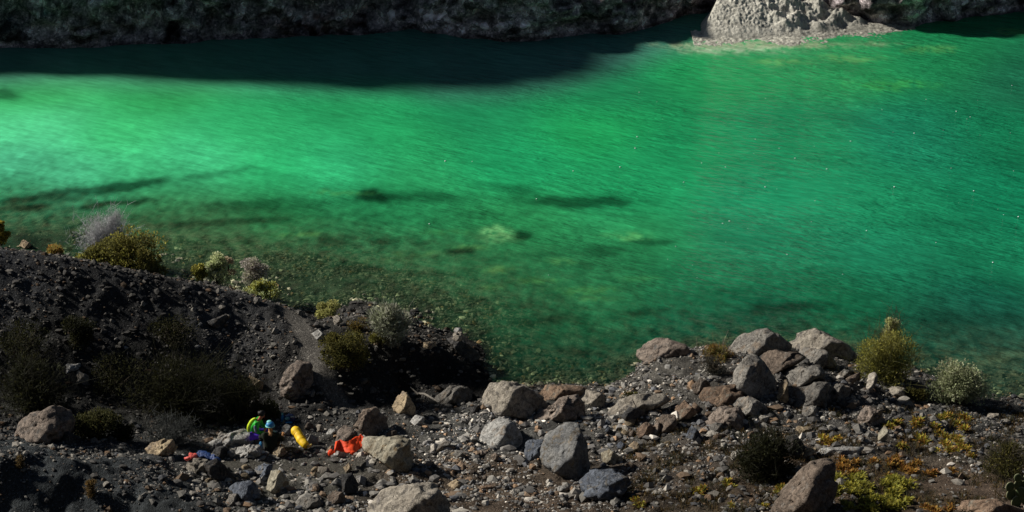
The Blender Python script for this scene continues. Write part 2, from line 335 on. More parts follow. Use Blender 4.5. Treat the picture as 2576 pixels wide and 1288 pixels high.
fs = np.interp(x, sp_far[:, 0], sp_far[:, 1])-y; shade_edge = np.interp(x, [-22, -18, -11, -3, 2, 5, 7.5, 9.5], [2.6, 2.9, 4.6, 6.0, 4.0, 1.6, -.5, -4]); shade_fade = np.clip((fs-shade_edge)/5.5, 0, 1); shade_fade = shade_fade*shade_fade*(3-2*shade_fade); Cw = Cw*(.40+.60*shade_fade)[:, None]+np.array([.05, .08, .11])*(1-shade_fade)[:, None]  # cliff shadow band and its soft edge painted into the water colour
gz = ground(x, y); dep = np.clip(-gz, 0, 9)
# weed beds and sunken boulders: world-space ellipses with ragged edges
def vspot(cx, cy, rx, ry, tilt=0, warp=.55, seed=0):
    c0 = at(cx, cy, 0); ex = at(cx+rx, cy-tilt, 0)[:2]-c0[:2]; ey = at(cx, cy-ry, 0)[:2]-c0[:2]
    sx_ = np.linalg.norm(ex); sy_ = np.linalg.norm(ey); M = np.linalg.inv(np.stack([ex, ey], 1))
    d = np.stack([x-c0[0], y-c0[1]], 1)@M.T
    msk = (np.abs(d) < 3).all(1); r = np.full(len(x), 0.0)
    qq = np.stack([x[msk]*.9, y[msk]*.45, np.full(msk.sum(), seed*3.1)], 1)
    dd = d[msk]+warp*np.stack([fbm(qq, 3, 1), fbm(qq+9, 3, 2)], 1)
    r[msk] = np.exp(-(dd**2).sum(1)**1.3); return r
DARK = """240,478,260,12,34,.75 60,522,70,9,4,.8 270,514,95,9,8,.8 120,500,200,10,10,.4 950,495,75,20,0,.85 1060,494,90,13,-4,.5 1290,475,65,14,-10,.5 1480,508,130,14,0,.7 650,520,150,16,6,.5 560,560,220,8,12,.55
820,605,38,12,-8,.6 970,605,28,9,0,.6 1060,612,30,6,0,.5 1165,628,55,10,6,.75 1312,592,34,13,0,.75 1640,608,50,9,0,.6 1520,632,80,14,0,.45 900,678,45,8,0,.65 1390,805,80,12,6,.5 1610,785,55,10,4,.55 1990,775,100,14,8,.5 1440,885,60,8,0,.55 2450,800,120,18,0,.35
1210,540,90,10,0,.3 760,650,80,10,0,.4 1060,690,90,9,0,.4 1350,640,50,7,0,.3 1480,670,60,8,0,.3 15,235,30,16,0,.6 1530,915,40,8,0,.4 2420,930,60,6,0,.5 2550,945,50,6,0,.5 1950,300,150,12,0,.12 2350,560,150,14,0,.15"""
LITE = """1180,622,45,7,95,165,95,.6 1335,705,50,8,80,145,78,.6 1420,655,40,7,90,160,90,.5 1500,752,45,7,72,130,72,.5 1045,640,50,7,85,140,80,.6 1250,722,40,7,80,135,75,.5 2480,905,60,9,100,125,90,.6 760,590,60,6,95,160,85,.5 1245,590,40,17,115,185,118,.9 1585,592,46,10,85,170,100,.8 1250,676,32,9,100,160,88,.7 1470,730,70,9,72,145,78,.6 2230,215,85,14,60,165,84,.6 2140,148,70,9,95,165,95,.7 1950,157,65,8,95,165,95,.7 2350,125,60,10,80,150,82,.6
1850,122,110,16,165,195,160,.95 1950,112,230,9,150,165,130,.8 2550,80,40,9,80,150,80,.6 2545,890,40,8,90,120,90,.5 980,655,60,7,90,140,88,.5 1120,585,50,7,70,150,80,.3 860,485,60,6,75,150,80,.5 1600,700,50,7,62,135,75,.4"""
for k, t in enumerate(DARK.split()):
    cx, cy, rx, ry, ti, s = map(float, t.split(',')); Cw *= (1-s*np.clip(vspot(cx, cy, rx, ry, ti, seed=k)*1.25, 0, 1))[:, None]*np.array([1, 1, 1])
for k, t in enumerate(LITE.split()):
    v = list(map(float, t.split(','))); w = np.clip(vspot(*v[:4], 0, seed=40+k)*(1.1+1.8*fbm(np.stack([x*3+y, y*1.5-x*.7, x*0], 1), 3, 70)), 0, 1)*v[7]*.9; Cw = Cw*(1-w[:, None])+w[:, None]*s2l(v[4:7])/WK
sw = fbm(np.stack([x*.35+y*.12, y*.16, x*0], 1), 4, 8); Cw *= (1+.14*sw)[:, None]
shal = np.exp(-dep/.9)
fine = fbm(np.stack([x*1.6+y*.5, y*.8-x*.3, x*0], 1), 4, 14); fine2 = fbm(np.stack([x*3.4+y*1.1, y*1.7-x*.8, x*0], 1), 3, 18); Cw *= (1+.55*fine*shal+1.0*fine2*shal)[:, None]
streak = np.clip(ridged(np.stack([x*.7+y*.35, y*.5-x*.2, x*0], 1), 3, 61)-1.0, 0, 1)
Cw = Cw*(1+.8*(streak*shal*np.clip(dep*3, 0, 1)))[:, None]
Cw = np.clip(Cw, .002, .95)
alpha = 1-np.exp(-dep*1.35); alpha = np.clip(alpha*.93+.05, 0, 1); alpha = np.where(dep > 1.6, 1, alpha)
m, nt, out = nodes('lake_water'); L = nt.links
ac = N(nt, 'ShaderNodeAttribute', attribute_name='col'); aa = N(nt, 'ShaderNodeAttribute', attribute_name='opac'); tc = N(nt, 'ShaderNodeTexCoord')
mq = N(nt, 'ShaderNodeMapping'); mq.inputs['Rotation'].default_value = (0, 0, R(28)); L.new(tc.outputs['Object'], mq.inputs['Vector'])
mp = N(nt, 'ShaderNodeMapping'); mp.inputs['Scale'].default_value = (.7, 2.6, 1); L.new(mq.outputs[0], mp.inputs['Vector'])
n1 = noise(nt, 1.5, 3, .55, mp.outputs[0], .4); n2 = noise(nt, 4, 2, .5, mp.outputs[0]); n3 = noise(nt, .25, 3, .5, tc.outputs['Object'])
hh = N(nt, 'ShaderNodeMath', operation='MULTIPLY_ADD'); L.new(n2.outputs[0], hh.inputs[0]); hh.inputs[1].default_value = .35; L.new(n1.outputs[0], hh.inputs[2])
b = N(nt, 'ShaderNodeBump'); b.inputs['Distance'].default_value = .22; L.new(hh.outputs[0], b.inputs['Height'])
bs = ramp(nt, n3.outputs[0], [(.35, .35), (.65, 1.)]); sx = N(nt, 'ShaderNodeSeparateXYZ'); L.new(tc.outputs['Object'], sx.inputs[0])
mr = N(nt, 'ShaderNodeMapRange'); mr.inputs['From Min'].default_value = -18; mr.inputs['From Max'].default_value = 16; mr.inputs['To Min'].default_value = .12; mr.inputs['To Max'].default_value = 1.; L.new(sx.outputs[0], mr.inputs[0])
mm = N(nt, 'ShaderNodeMath', operation='MULTIPLY'); L.new(bs.outputs[0], mm.inputs[0]); L.new(mr.outputs[0], mm.inputs[1]); L.new(mm.outputs[0], b.inputs['Strength'])
cc = mul(nt, ac.outputs['Color'], ramp(nt, n1.outputs[0], [(.3, .86), (.7, 1.14)]).outputs[0])  # ripple light and dark painted into the water colour, here and below
mp2 = N(nt, 'ShaderNodeMapping'); mp2.inputs['Scale'].default_value = (.45, 1.8, 1); L.new(mq.outputs[0], mp2.inputs['Vector'])
n5 = noise(nt, 2.2, 4, .6, mp2.outputs[0], .5); n6 = noise(nt, .35, 4, .6, mp2.outputs[0], .8); cn = mul(nt, cc, ramp(nt, n5.outputs[0], [(.3, .84), (.5, 1.), (.72, 1.22)]).outputs[0]); cs = mul(nt, cc, ramp(nt, n5.outputs[0], [(.3, .95), (.7, 1.05)]).outputs[0])
mx5 = N(nt, 'ShaderNodeMix', data_type='RGBA'); L.new(mr.outputs[0], mx5.inputs[0]); L.new(cs, mx5.inputs[6]); L.new(cn, mx5.inputs[7]); cc = mul(nt, mx5.outputs[2], ramp(nt, n6.outputs[0], [(.3, .86), (.7, 1.12)]).outputs[0])
df = N(nt, 'ShaderNodeBsdfDiffuse'); L.new(cc, df.inputs[0]); L.new(b.outputs[0], df.inputs['Normal'])
tr = N(nt, 'ShaderNodeBsdfTransparent'); tr.inputs[0].default_value = (.86, .97, .84, 1)
mx = N(nt, 'ShaderNodeMixShader'); L.new(aa.outputs['Fac'], mx.inputs[0]); L.new(tr.outputs[0], mx.inputs[1]); L.new(df.outputs[0], mx.inputs[2])
gl = N(nt, 'ShaderNodeBsdfGlossy'); gl.inputs['Roughness'].default_value = .12; L.new(b.outputs[0], gl.inputs['Normal'])
fr = N(nt, 'ShaderNodeFresnel'); fr.inputs['IOR'].default_value = 1.33; L.new(b.outputs[0], fr.inputs['Normal'])
fm = N(nt, 'ShaderNodeMath', operation='MULTIPLY'); fm.inputs[1].default_value = .5; L.new(fr.outputs[0], fm.inputs[0])
mg = N(nt, 'ShaderNodeMixShader'); L.new(fm.outputs[0], mg.inputs[0]); L.new(mx.outputs[0], mg.inputs[1]); L.new(gl.outputs[0], mg.inputs[2]); L.new(mg.outputs[0], out.inputs[0])
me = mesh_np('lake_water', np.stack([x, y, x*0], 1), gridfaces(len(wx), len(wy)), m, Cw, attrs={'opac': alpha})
tag(obj('lake_water', me), 'emerald green lake water, milky on the left and teal on the right', kind='structure')
# white flecks standing in for sun glints on the right half of the lake
GLINTS = [(1608, 232), (1603, 344), (1598, 373), (1765, 410), (1442, 430), (2441, 294), (2406, 280), (2219, 276), (2393, 423), (1720, 458), (1960, 373), (2000, 398), (2080, 425), (1818, 562), (1835, 556), (2498, 660), (2562, 545), (1120, 405), (1188, 406), (1080, 563), (2525, 540), (2546, 215), (2140, 355), (1925, 470), (2300, 335), (1380, 692), (1825, 420), (2050, 505), (2250, 470), (2355, 610), (1700, 620), (1980, 640), (2120, 690), (1560, 420), (2450, 480), (2330, 250), (1350, 500), (2550, 430), (2180, 580), (1900, 350)]
mb = MB(); V0, F0 = ico(1)
for k, (u, v) in enumerate(GLINTS+[(rng.uniform(1600, 2560), rng.uniform(240, 700)) for _ in range(40)]):
    s = rng.uniform(.014, .03) if k < len(GLINTS) else rng.uniform(.005, .014); mb.add(V0*np.array([s*1.3, s*1.5, s*.5])+at(u, v, .012), F0, (.85, .9, .88))
tag(mb.build('glint_flecks', attr_mat('glint_white', .4, .5)), 'tiny white flecks standing in for sun glints over the right of the lake', 'glint_flecks', kind='stuff')

# ------------------------------------------------------------------ far cliff
SH = [(-2600, 150), (-1000, 135), (0, 122), (200, 118), (400, 110), (600, 100), (720, 92), (900, 88), (1040, 74), (1150, 92), (1270, 106), (1400, 94), (1520, 86), (1640, 92), (1780, 88), (1960, 70), (2150, 62), (2290, 68), (2380, 50), (2480, 38), (2576, 30), (3200, 0), (4200, -40)]
sp = np.array([at(a, b, 0) for a, b in SH]); 
cx = axis([(-95, -26, 1.5), (-26, 28, .1), (28, 100, 1.5)]); sy = np.interp(cx, sp[:, 0], sp[:, 1])
sy += fbm(np.stack([cx*.5, cx*0, cx*0], 1), 4, 3)*.35
HP = [(-95, 7), (-45, 6), (-36, 6.5), (-32.6, 7.6), (-30, 10), (-27, 12.3), (-24, 13.3), (-19.5, 13.3), (-17, 12.6), (-12.3, 10.8), (-5.8, 6.6), (.4, 3.3), (3.5, 2.2), (8, 1.95), (11, 2.4), (15, 3.0), (25, 3.4), (100, 4)]
hc = np.interp(cx, [a for a, _ in HP], [b for _, b in HP])
sy = sy+3.6*np.exp(-((cx-11.0)/4.6)**4)
vz = np.concatenate([np.linspace(-.08, 1, 60)])   # along the profile
prof = []
for j, t in enumerate(vz):
    prof.append(t)
nz = len(prof); Xc, Tc = np.meshgrid(cx, np.array(prof)); Hc = np.broadcast_to(hc, Xc.shape); Sy = np.broadcast_to(sy, Xc.shape)
Tz = np.where(Tc < 0, Tc*5, Tc**1.6*Hc)
V = np.stack([Xc.ravel(), (Sy+np.maximum(Tz, 0)*.08).ravel(), Tz.ravel()], 1)
dq = V*np.array([.45, .45, .8]); n_ = fbm(V*np.array([.6, .6, .3]), 4, 33)*.6+ridged(V*np.array([1.2, 1.2, .5]), 3, 13)*.14-.1
strata = np.abs(((V[:, 2]*2.2+fbm(V*.25, 3, 5)*2) % 1)-.5)*.34
bl = np.floor(fbm(V*np.array([.8, .8, 1.1]), 2, 91)*5)/5*.75
V[:, 1] -= np.clip(n_+strata+bl, -.9, 1.4)*np.clip((V[:, 2]+.3)/1.2, .15, 1); V[:, 2] += fbm(V*1.1, 3, 44)*.1*(V[:, 2] > .1)
# plateau rows behind the rim
rows = [V]
top = V[-len(cx):]
for k, (dy, dz) in enumerate([(1.5, .15), (5, 0), (14, -.5), (40, -1)]):
    t = top.copy(); t[:, 1] += dy; t[:, 2] += dz+fbm(t*.3, 2, 5)*.2; rows.append(t)
V = np.concatenate(rows); nr = nz+4
fq = V*np.array([.55, .55, .9])
base = np.array([.54, .47, .47]); cc = np.tile(base, (len(V), 1))*(1+1.2*fbm(fq*1.7, 5, 71))[:, None]
def patch(px, py, r, col, s=1.0, sy_=None):
    global cc
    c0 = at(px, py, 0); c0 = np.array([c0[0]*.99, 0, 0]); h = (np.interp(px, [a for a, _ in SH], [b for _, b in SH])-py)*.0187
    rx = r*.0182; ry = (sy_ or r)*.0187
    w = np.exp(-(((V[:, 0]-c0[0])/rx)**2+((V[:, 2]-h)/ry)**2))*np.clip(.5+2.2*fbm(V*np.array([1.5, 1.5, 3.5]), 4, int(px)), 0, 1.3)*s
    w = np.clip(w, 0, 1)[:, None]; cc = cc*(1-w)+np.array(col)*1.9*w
for a in [(1405, 40, 75, (.24, .26, .21), 1., 36), (1480, 30, 25, (.17, .18, .15), .9, 25), (1670, 55, 22, (.16, .16, .14), .8, 14), (1555, 70, 25, (.12, .11, .1), .8, 10), (790, 60, 130, (.11, .065, .05), .8, 40), (350, 65, 30, (.13, .12, .09), .8, 20), (400, 75, 40, (.15, .15, .13), .7, 20),
          (240, 70, 80, (.09, .07, .055), .9, 40), (165, 30, 25, (.12, .18, .19), .8, 14), (280, 5, 25, (.2, .2, .17), .8, 8), (1090, 10, 50, (.16, .19, .15), .8, 12), (620, 70, 30, (.13, .13, .14), .7, 12), (530, 50, 60, (.1, .1, .105), .7, 30), (50, 60, 60, (.05, .06, .065), .8, 40), (1200, 85, 80, (.08, .06, .06), .6, 15), (2290, 10, 25, (.16, .17, .16), .7, 12), (490, 10, 15, (.16, .16, .13), .8, 14)]: patch(*a)
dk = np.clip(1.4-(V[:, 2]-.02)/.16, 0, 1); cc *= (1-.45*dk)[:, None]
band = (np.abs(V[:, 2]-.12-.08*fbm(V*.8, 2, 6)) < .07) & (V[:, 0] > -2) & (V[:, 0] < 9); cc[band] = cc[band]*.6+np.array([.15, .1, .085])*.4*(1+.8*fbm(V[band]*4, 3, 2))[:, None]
m, nt, out = nodes('cliff_rock'); L = nt.links
a_ = N(nt, 'ShaderNodeAttribute', attribute_name='col'); tc = N(nt, 'ShaderNodeTexCoord'); mp = N(nt, 'ShaderNodeMapping'); mp.inputs['Scale'].default_value = (1, 1, 1.5); mp.inputs['Rotation'].default_value = (0, R(6), 0); L.new(tc.outputs['Object'], mp.inputs[0])
n1 = noise(nt, 2.6, 7, .72, mp.outputs[0], .5); n2 = noise(nt, 11, 5, .7, tc.outputs['Object'])
c = mul(nt, a_.outputs['Color'], ramp(nt, n1.outputs[0], [(.3, .3), (.5, .9), (.7, 1.7)]).outputs[0]); c = mul(nt, c, ramp(nt, n2.outputs[0], [(.3, .5), (.6, 1.15), (.74, 2.4)]).outputs[0])
vv = N(nt, 'ShaderNodeVectorMath', operation='ADD'); nw_ = noise(nt, 1.5, 4, .6, tc.outputs['Object']); L.new(tc.outputs['Object'], vv.inputs[0]); L.new(nw_.outputs['Color'], vv.inputs[1])
vc = N(nt, 'ShaderNodeTexVoronoi'); vc.inputs['Scale'].default_value = 2.2; L.new(vv.outputs[0], vc.inputs['Vector']); c = mul(nt, c, ramp(nt, vc.outputs['Color'], [(.1, .45), (.6, 1.1), (.9, 1.7)]).outputs[0])
vd = N(nt, 'ShaderNodeTexVoronoi'); vd.inputs['Scale'].default_value = 9; L.new(vv.outputs[0], vd.inputs['Vector']); c = mul(nt, c, ramp(nt, vd.outputs['Color'], [(.1, .75), (.7, 1.05), (.95, 2.0)]).outputs[0])
n7 = noise(nt, 1.1, 5, .7, mp.outputs[0], 1.); c = mul(nt, c, ramp(nt, n7.outputs[0], [(.42, .5), (.5, 1.05), (.6, 1.5)]).outputs[0])
b1 = N(nt, 'ShaderNodeBump'); b1.inputs['Strength'].default_value = 1.; b1.inputs['Distance'].default_value = .3; L.new(n1.outputs[0], b1.inputs['Height'])
b2 = N(nt, 'ShaderNodeBump'); b2.inputs['Strength'].default_value = .8; b2.inputs['Distance'].default_value = .08; L.new(n2.outputs[0], b2.inputs['Height']); L.new(b1.outputs[0], b2.inputs['Normal'])
p = N(nt, 'ShaderNodeBsdfPrincipled'); p.inputs['Roughness'].default_value = .95; p.inputs['Specular IOR Level'].default_value = .1
L.new(c, p.inputs['Base Color']); L.new(b2.outputs[0], p.inputs['Normal']); L.new(p.outputs[0], out.inputs[0])
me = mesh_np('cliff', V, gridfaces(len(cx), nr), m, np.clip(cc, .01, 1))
tag(obj('cliff', me), 'dark shaded rock cliff along the far side of the lake', kind='structure')

# sunlit landslide mound on the far shore, heightfield
c0 = at(1860, 98, 0); sc = .0182
ux = np.arange(-150, 470, 1.8); uy = np.arange(-8, 6, .05)
X, Y = np.meshgrid(ux*sc, uy); x = X.ravel(); y = Y.ravel()
ridge = np.interp(x/sc, [-150, -92, -70, -40, 0, 50, 100, 140, 175, 205, 245, 290, 330, 360, 470], [0, 0, 52, 110, 160, 172, 122, 84, 80, 92, 62, 38, 16, 0, 0])*.0121
y0_ = np.interp(x/sc, [-150, 0, 150, 300, 470], [-.1, -.2, .3, 1.1, 2.0])
wf = ridge*2.0+.35; yc = y0_+wf; dy = y-yc
fall = np.where(dy < 0, np.clip(1+dy/wf, 0, 1), np.clip(1-dy/2.2, 0, 1))
q = np.stack([x, y, x*0], 1)
z = ridge*fall
rough_ = np.clip(z/.5, 0, 1)
gully = ridged(np.stack([x*.8, y*.9+x*.3, x*0], 1), 4, 4)
z += rough_*(fbm(q*1.8, 5, 2, .6)*np.where(x/sc < 60, .04, .08)+fbm(q*1.3, 3, 22)*.3*np.clip((x/sc-40)/80, 0, 1)+gully*.02*np.clip((x/sc-10)/60, .1, 1.6)) + fbm(q*7, 3, 12)*.05*rough_
# beach apron
bx = np.interp(x/sc, [-118, -90, 0, 120, 300, 400, 455], [.0, .35, .7, .75, .9, .8, .0]); ap = 0
shore = np.interp(x/sc, [-118, 0, 150, 300, 455], [.15, .0, .5, 1.3, 2.1])
apz = np.minimum(.12, (y+.8-shore+.9*fbm(q*.7, 4, 9))*.06); apz = np.minimum(apz, .12-(y-y0_-.7)*.16); apz = np.where((x/sc < -118) | (x/sc > 455), -.3, apz)
apz *= 1; z = np.maximum(np.where(ridge*fall > .015, z-.02, -2), np.maximum(apz+fbm(q*6, 2, 7)*.03, -1.5))
col = np.tile(np.array([.52, .50, .43]), (len(x), 1))*(1+.35*fbm(q*3, 4, 3))[:, None]
low = np.clip(1-(z-.05)/.2, 0, 1)[:, None]; col = col*(1-low)+low*np.array([.44, .425, .36])*(1+.6*fbm(q*5, 3, 3))[:, None]
right = np.clip((x/sc-120)/120, 0, 1)[:, None]; col *= (1-.3*right)
V = np.stack([x+c0[0], y+c0[1], z], 1)
M_mound = attr_mat('mound_dust', .95, .1, (.6, 1.3), 9, 1., bscale=9, bdist=.05)
me = mesh_np('rock_mound', V, gridfaces(len(ux), len(uy)), M_mound, np.clip(col, .02, 1))
tag(obj('rock_mound', me), 'pale sunlit landslide mound standing on the far shore of the lake', 'rock mound')

# unseen mountain slope, added beyond the gorge to darken the lake reflection
mx_ = np.arange(-420, 421, 7.0); my_ = np.arange(0, 1.01, .05); X, Y = np.meshgrid(mx_, my_); x = X.ravel(); t = Y.ravel(); y = 158+t*70
q = np.stack([x, y, x*0], 1); z = -3+t*(62+14*np.sin(x*.011+1))+fbm(q*.03, 5, 3)*12*t+fbm(q*.12, 4, 6)*3.5*t
tag(obj('unseen_mountain', mesh_np('unseen_mountain', np.stack([x, y, z], 1), gridfaces(len(mx_), len(my_)), bpy.data.materials['cliff_rock'], np.tile(np.array([.16, .145, .13]), (len(x), 1)))), 'unseen bare rocky slope added behind the far cliff to darken the lake reflection', kind='structure')
# ------------------------------------------------------------------ boulders
def hull(pts):
    pts = sorted(set(map(tuple, pts)))
    def half(ps):
        h = []
        for p_ in ps:
            while len(h) > 1 and (h[-1][0]-h[-2][0])*(p_[1]-h[-2][1])-(h[-1][1]-h[-2][1])*(p_[0]-h[-2][0]) <= 0: h.pop()
            h.append(p_)
        return h[:-1]
    return np.array(half(pts)+half(pts[::-1]))
def boulder(outline, mat, label, cat='boulder', name='boulder', ridge=.62, depth=.42, p=34, rough=.05, sub=5, z=None, seed=0, group=None, sink=0., tilt=.25, pits=0., pos=None):
    p = p*2 if p > 14 else p*1.3
    O = np.array(outline, float); r_ = np.random.default_rng(seed+len(label)*7+int(O[0, 0]))
    b = O[np.argmax(O[:, 1])]; g = at(b[0], b[1], z) if z is not None else hit(b[0], b[1])
    D0 = np.linalg.norm(g-CO); mid = (O.min(0)+O.max(0))/2; W = np.ptp(O[:, 0])*D0/F; Hh = np.ptp(O[:, 1])*D0/F
    half = depth*min(W, 1.5*Hh)+.02
    dirc = ray(*mid); D = D0+half*.75; c0 = CO+dirc*D
    w = -dirc; r3 = np.cross([0, 0, 1], w); r3 /= np.linalg.norm(r3); u3 = np.cross(w, r3)
    loc = (O-mid)*[1, -1]*D/F
    Hl = hull(loc); pl = []
    for a, c in zip(Hl, np.roll(Hl, -1, 0)):
        e = c-a; n = np.array([e[1], -e[0]])/(np.linalg.norm(e)+1e-9); h = n@a
        if h < 0: n = -n; h = -h
        pl.append((n[0]*r3+n[1]*u3, max(h, .08*min(W, Hh))))
    hw, hh = W/2, Hh/2; xr = (ridge-.5)*W; s = half
    def plane(n, pt, lo=.25):
        n = np.array(n, float); n /= np.linalg.norm(n); h = max(n@np.array(pt), lo*s); pl.append((n[0]*r3+n[1]*u3+n[2]*w, h))
    plane((-.72, tilt+.15, .62), (xr, 0, s), .45); plane((.95, -.05, .45) if ridge > .6 else (.72, 0, .7), (xr, 0, s*.98)); plane((0, .8, .6), (0, hh*.55, s*.75)); plane((.1, -.5, .85), (0, -hh*.5, s*.95))
    plane((0, .1, -1), (0, 0, -s))
    for k in range(5):
        n = r_.normal(size=3); n[2] = abs(n[2])*.9+.1; n /= np.linalg.norm(n)
        sup = abs(n[0])*hw*.8+abs(n[1])*hh*.8+abs(n[2])*s*.9; pl.append((n[0]*r3+n[1]*u3+n[2]*w, sup*r_.uniform(.82, 1.0)))
    V, Fc = ico(sub); acc = np.zeros(len(V))
    for n, h in pl: acc += np.maximum(V@n/h, 0)**p
    rad = acc**(-1/p); V = V*rad[:, None]; sz = (W*Hh*s)**(1/3)
    off = r_.uniform(-50, 50, 3); Dn = V/np.linalg.norm(V, axis=1)[:, None]
    dsp = fbm(V/sz*1.1+off, 3, 3)*1.3*rough + fbm(V/sz*4+off, 4, 7)*rough*.55
    cr = ridged(V/sz*1.0+off*2, 3, 15); dsp -= np.clip(cr-.95, 0, .5)*rough*1.6
    if pits: dsp -= np.clip(fbm(V/sz*3.2+off, 3, 27)-.12, 0, 1)*pits
    # chipped facets
    K_ = 26; sd_ = V[r_.integers(0, len(V), K_)]; dd = ((V[:, None]-sd_[None])**2).sum(2); ix = dd.argmin(1)
    jt = r_.normal(size=(K_, 3))*(.055+rough*1.6); dsp = dsp+np.clip((jt[ix]*(V-sd_[ix])).sum(1)/sz, -.12, .05)
    V = V+Dn*(dsp*sz)[:, None]
    for ax, lo_h, hi_h in ((r3, loc[:, 0].min(), loc[:, 0].max()), (u3, loc[:, 1].min(), loc[:, 1].max())):
        t_ = V@ax; a_, b_ = np.quantile(t_, .002), np.quantile(t_, .998); nt_ = (t_-a_)/(b_-a_)*(hi_h-lo_h)+lo_h; V = V+(nt_-t_)[:, None]*ax
    me = mesh_np(name, V, Fc, RM[mat] if isinstance(mat, str) else mat)
    o = obj(name, me, loc=c0 if pos is None else pos); return tag(o, label, cat, group)
def B(s): return [tuple(map(float, t.split(','))) for t in s.split()]
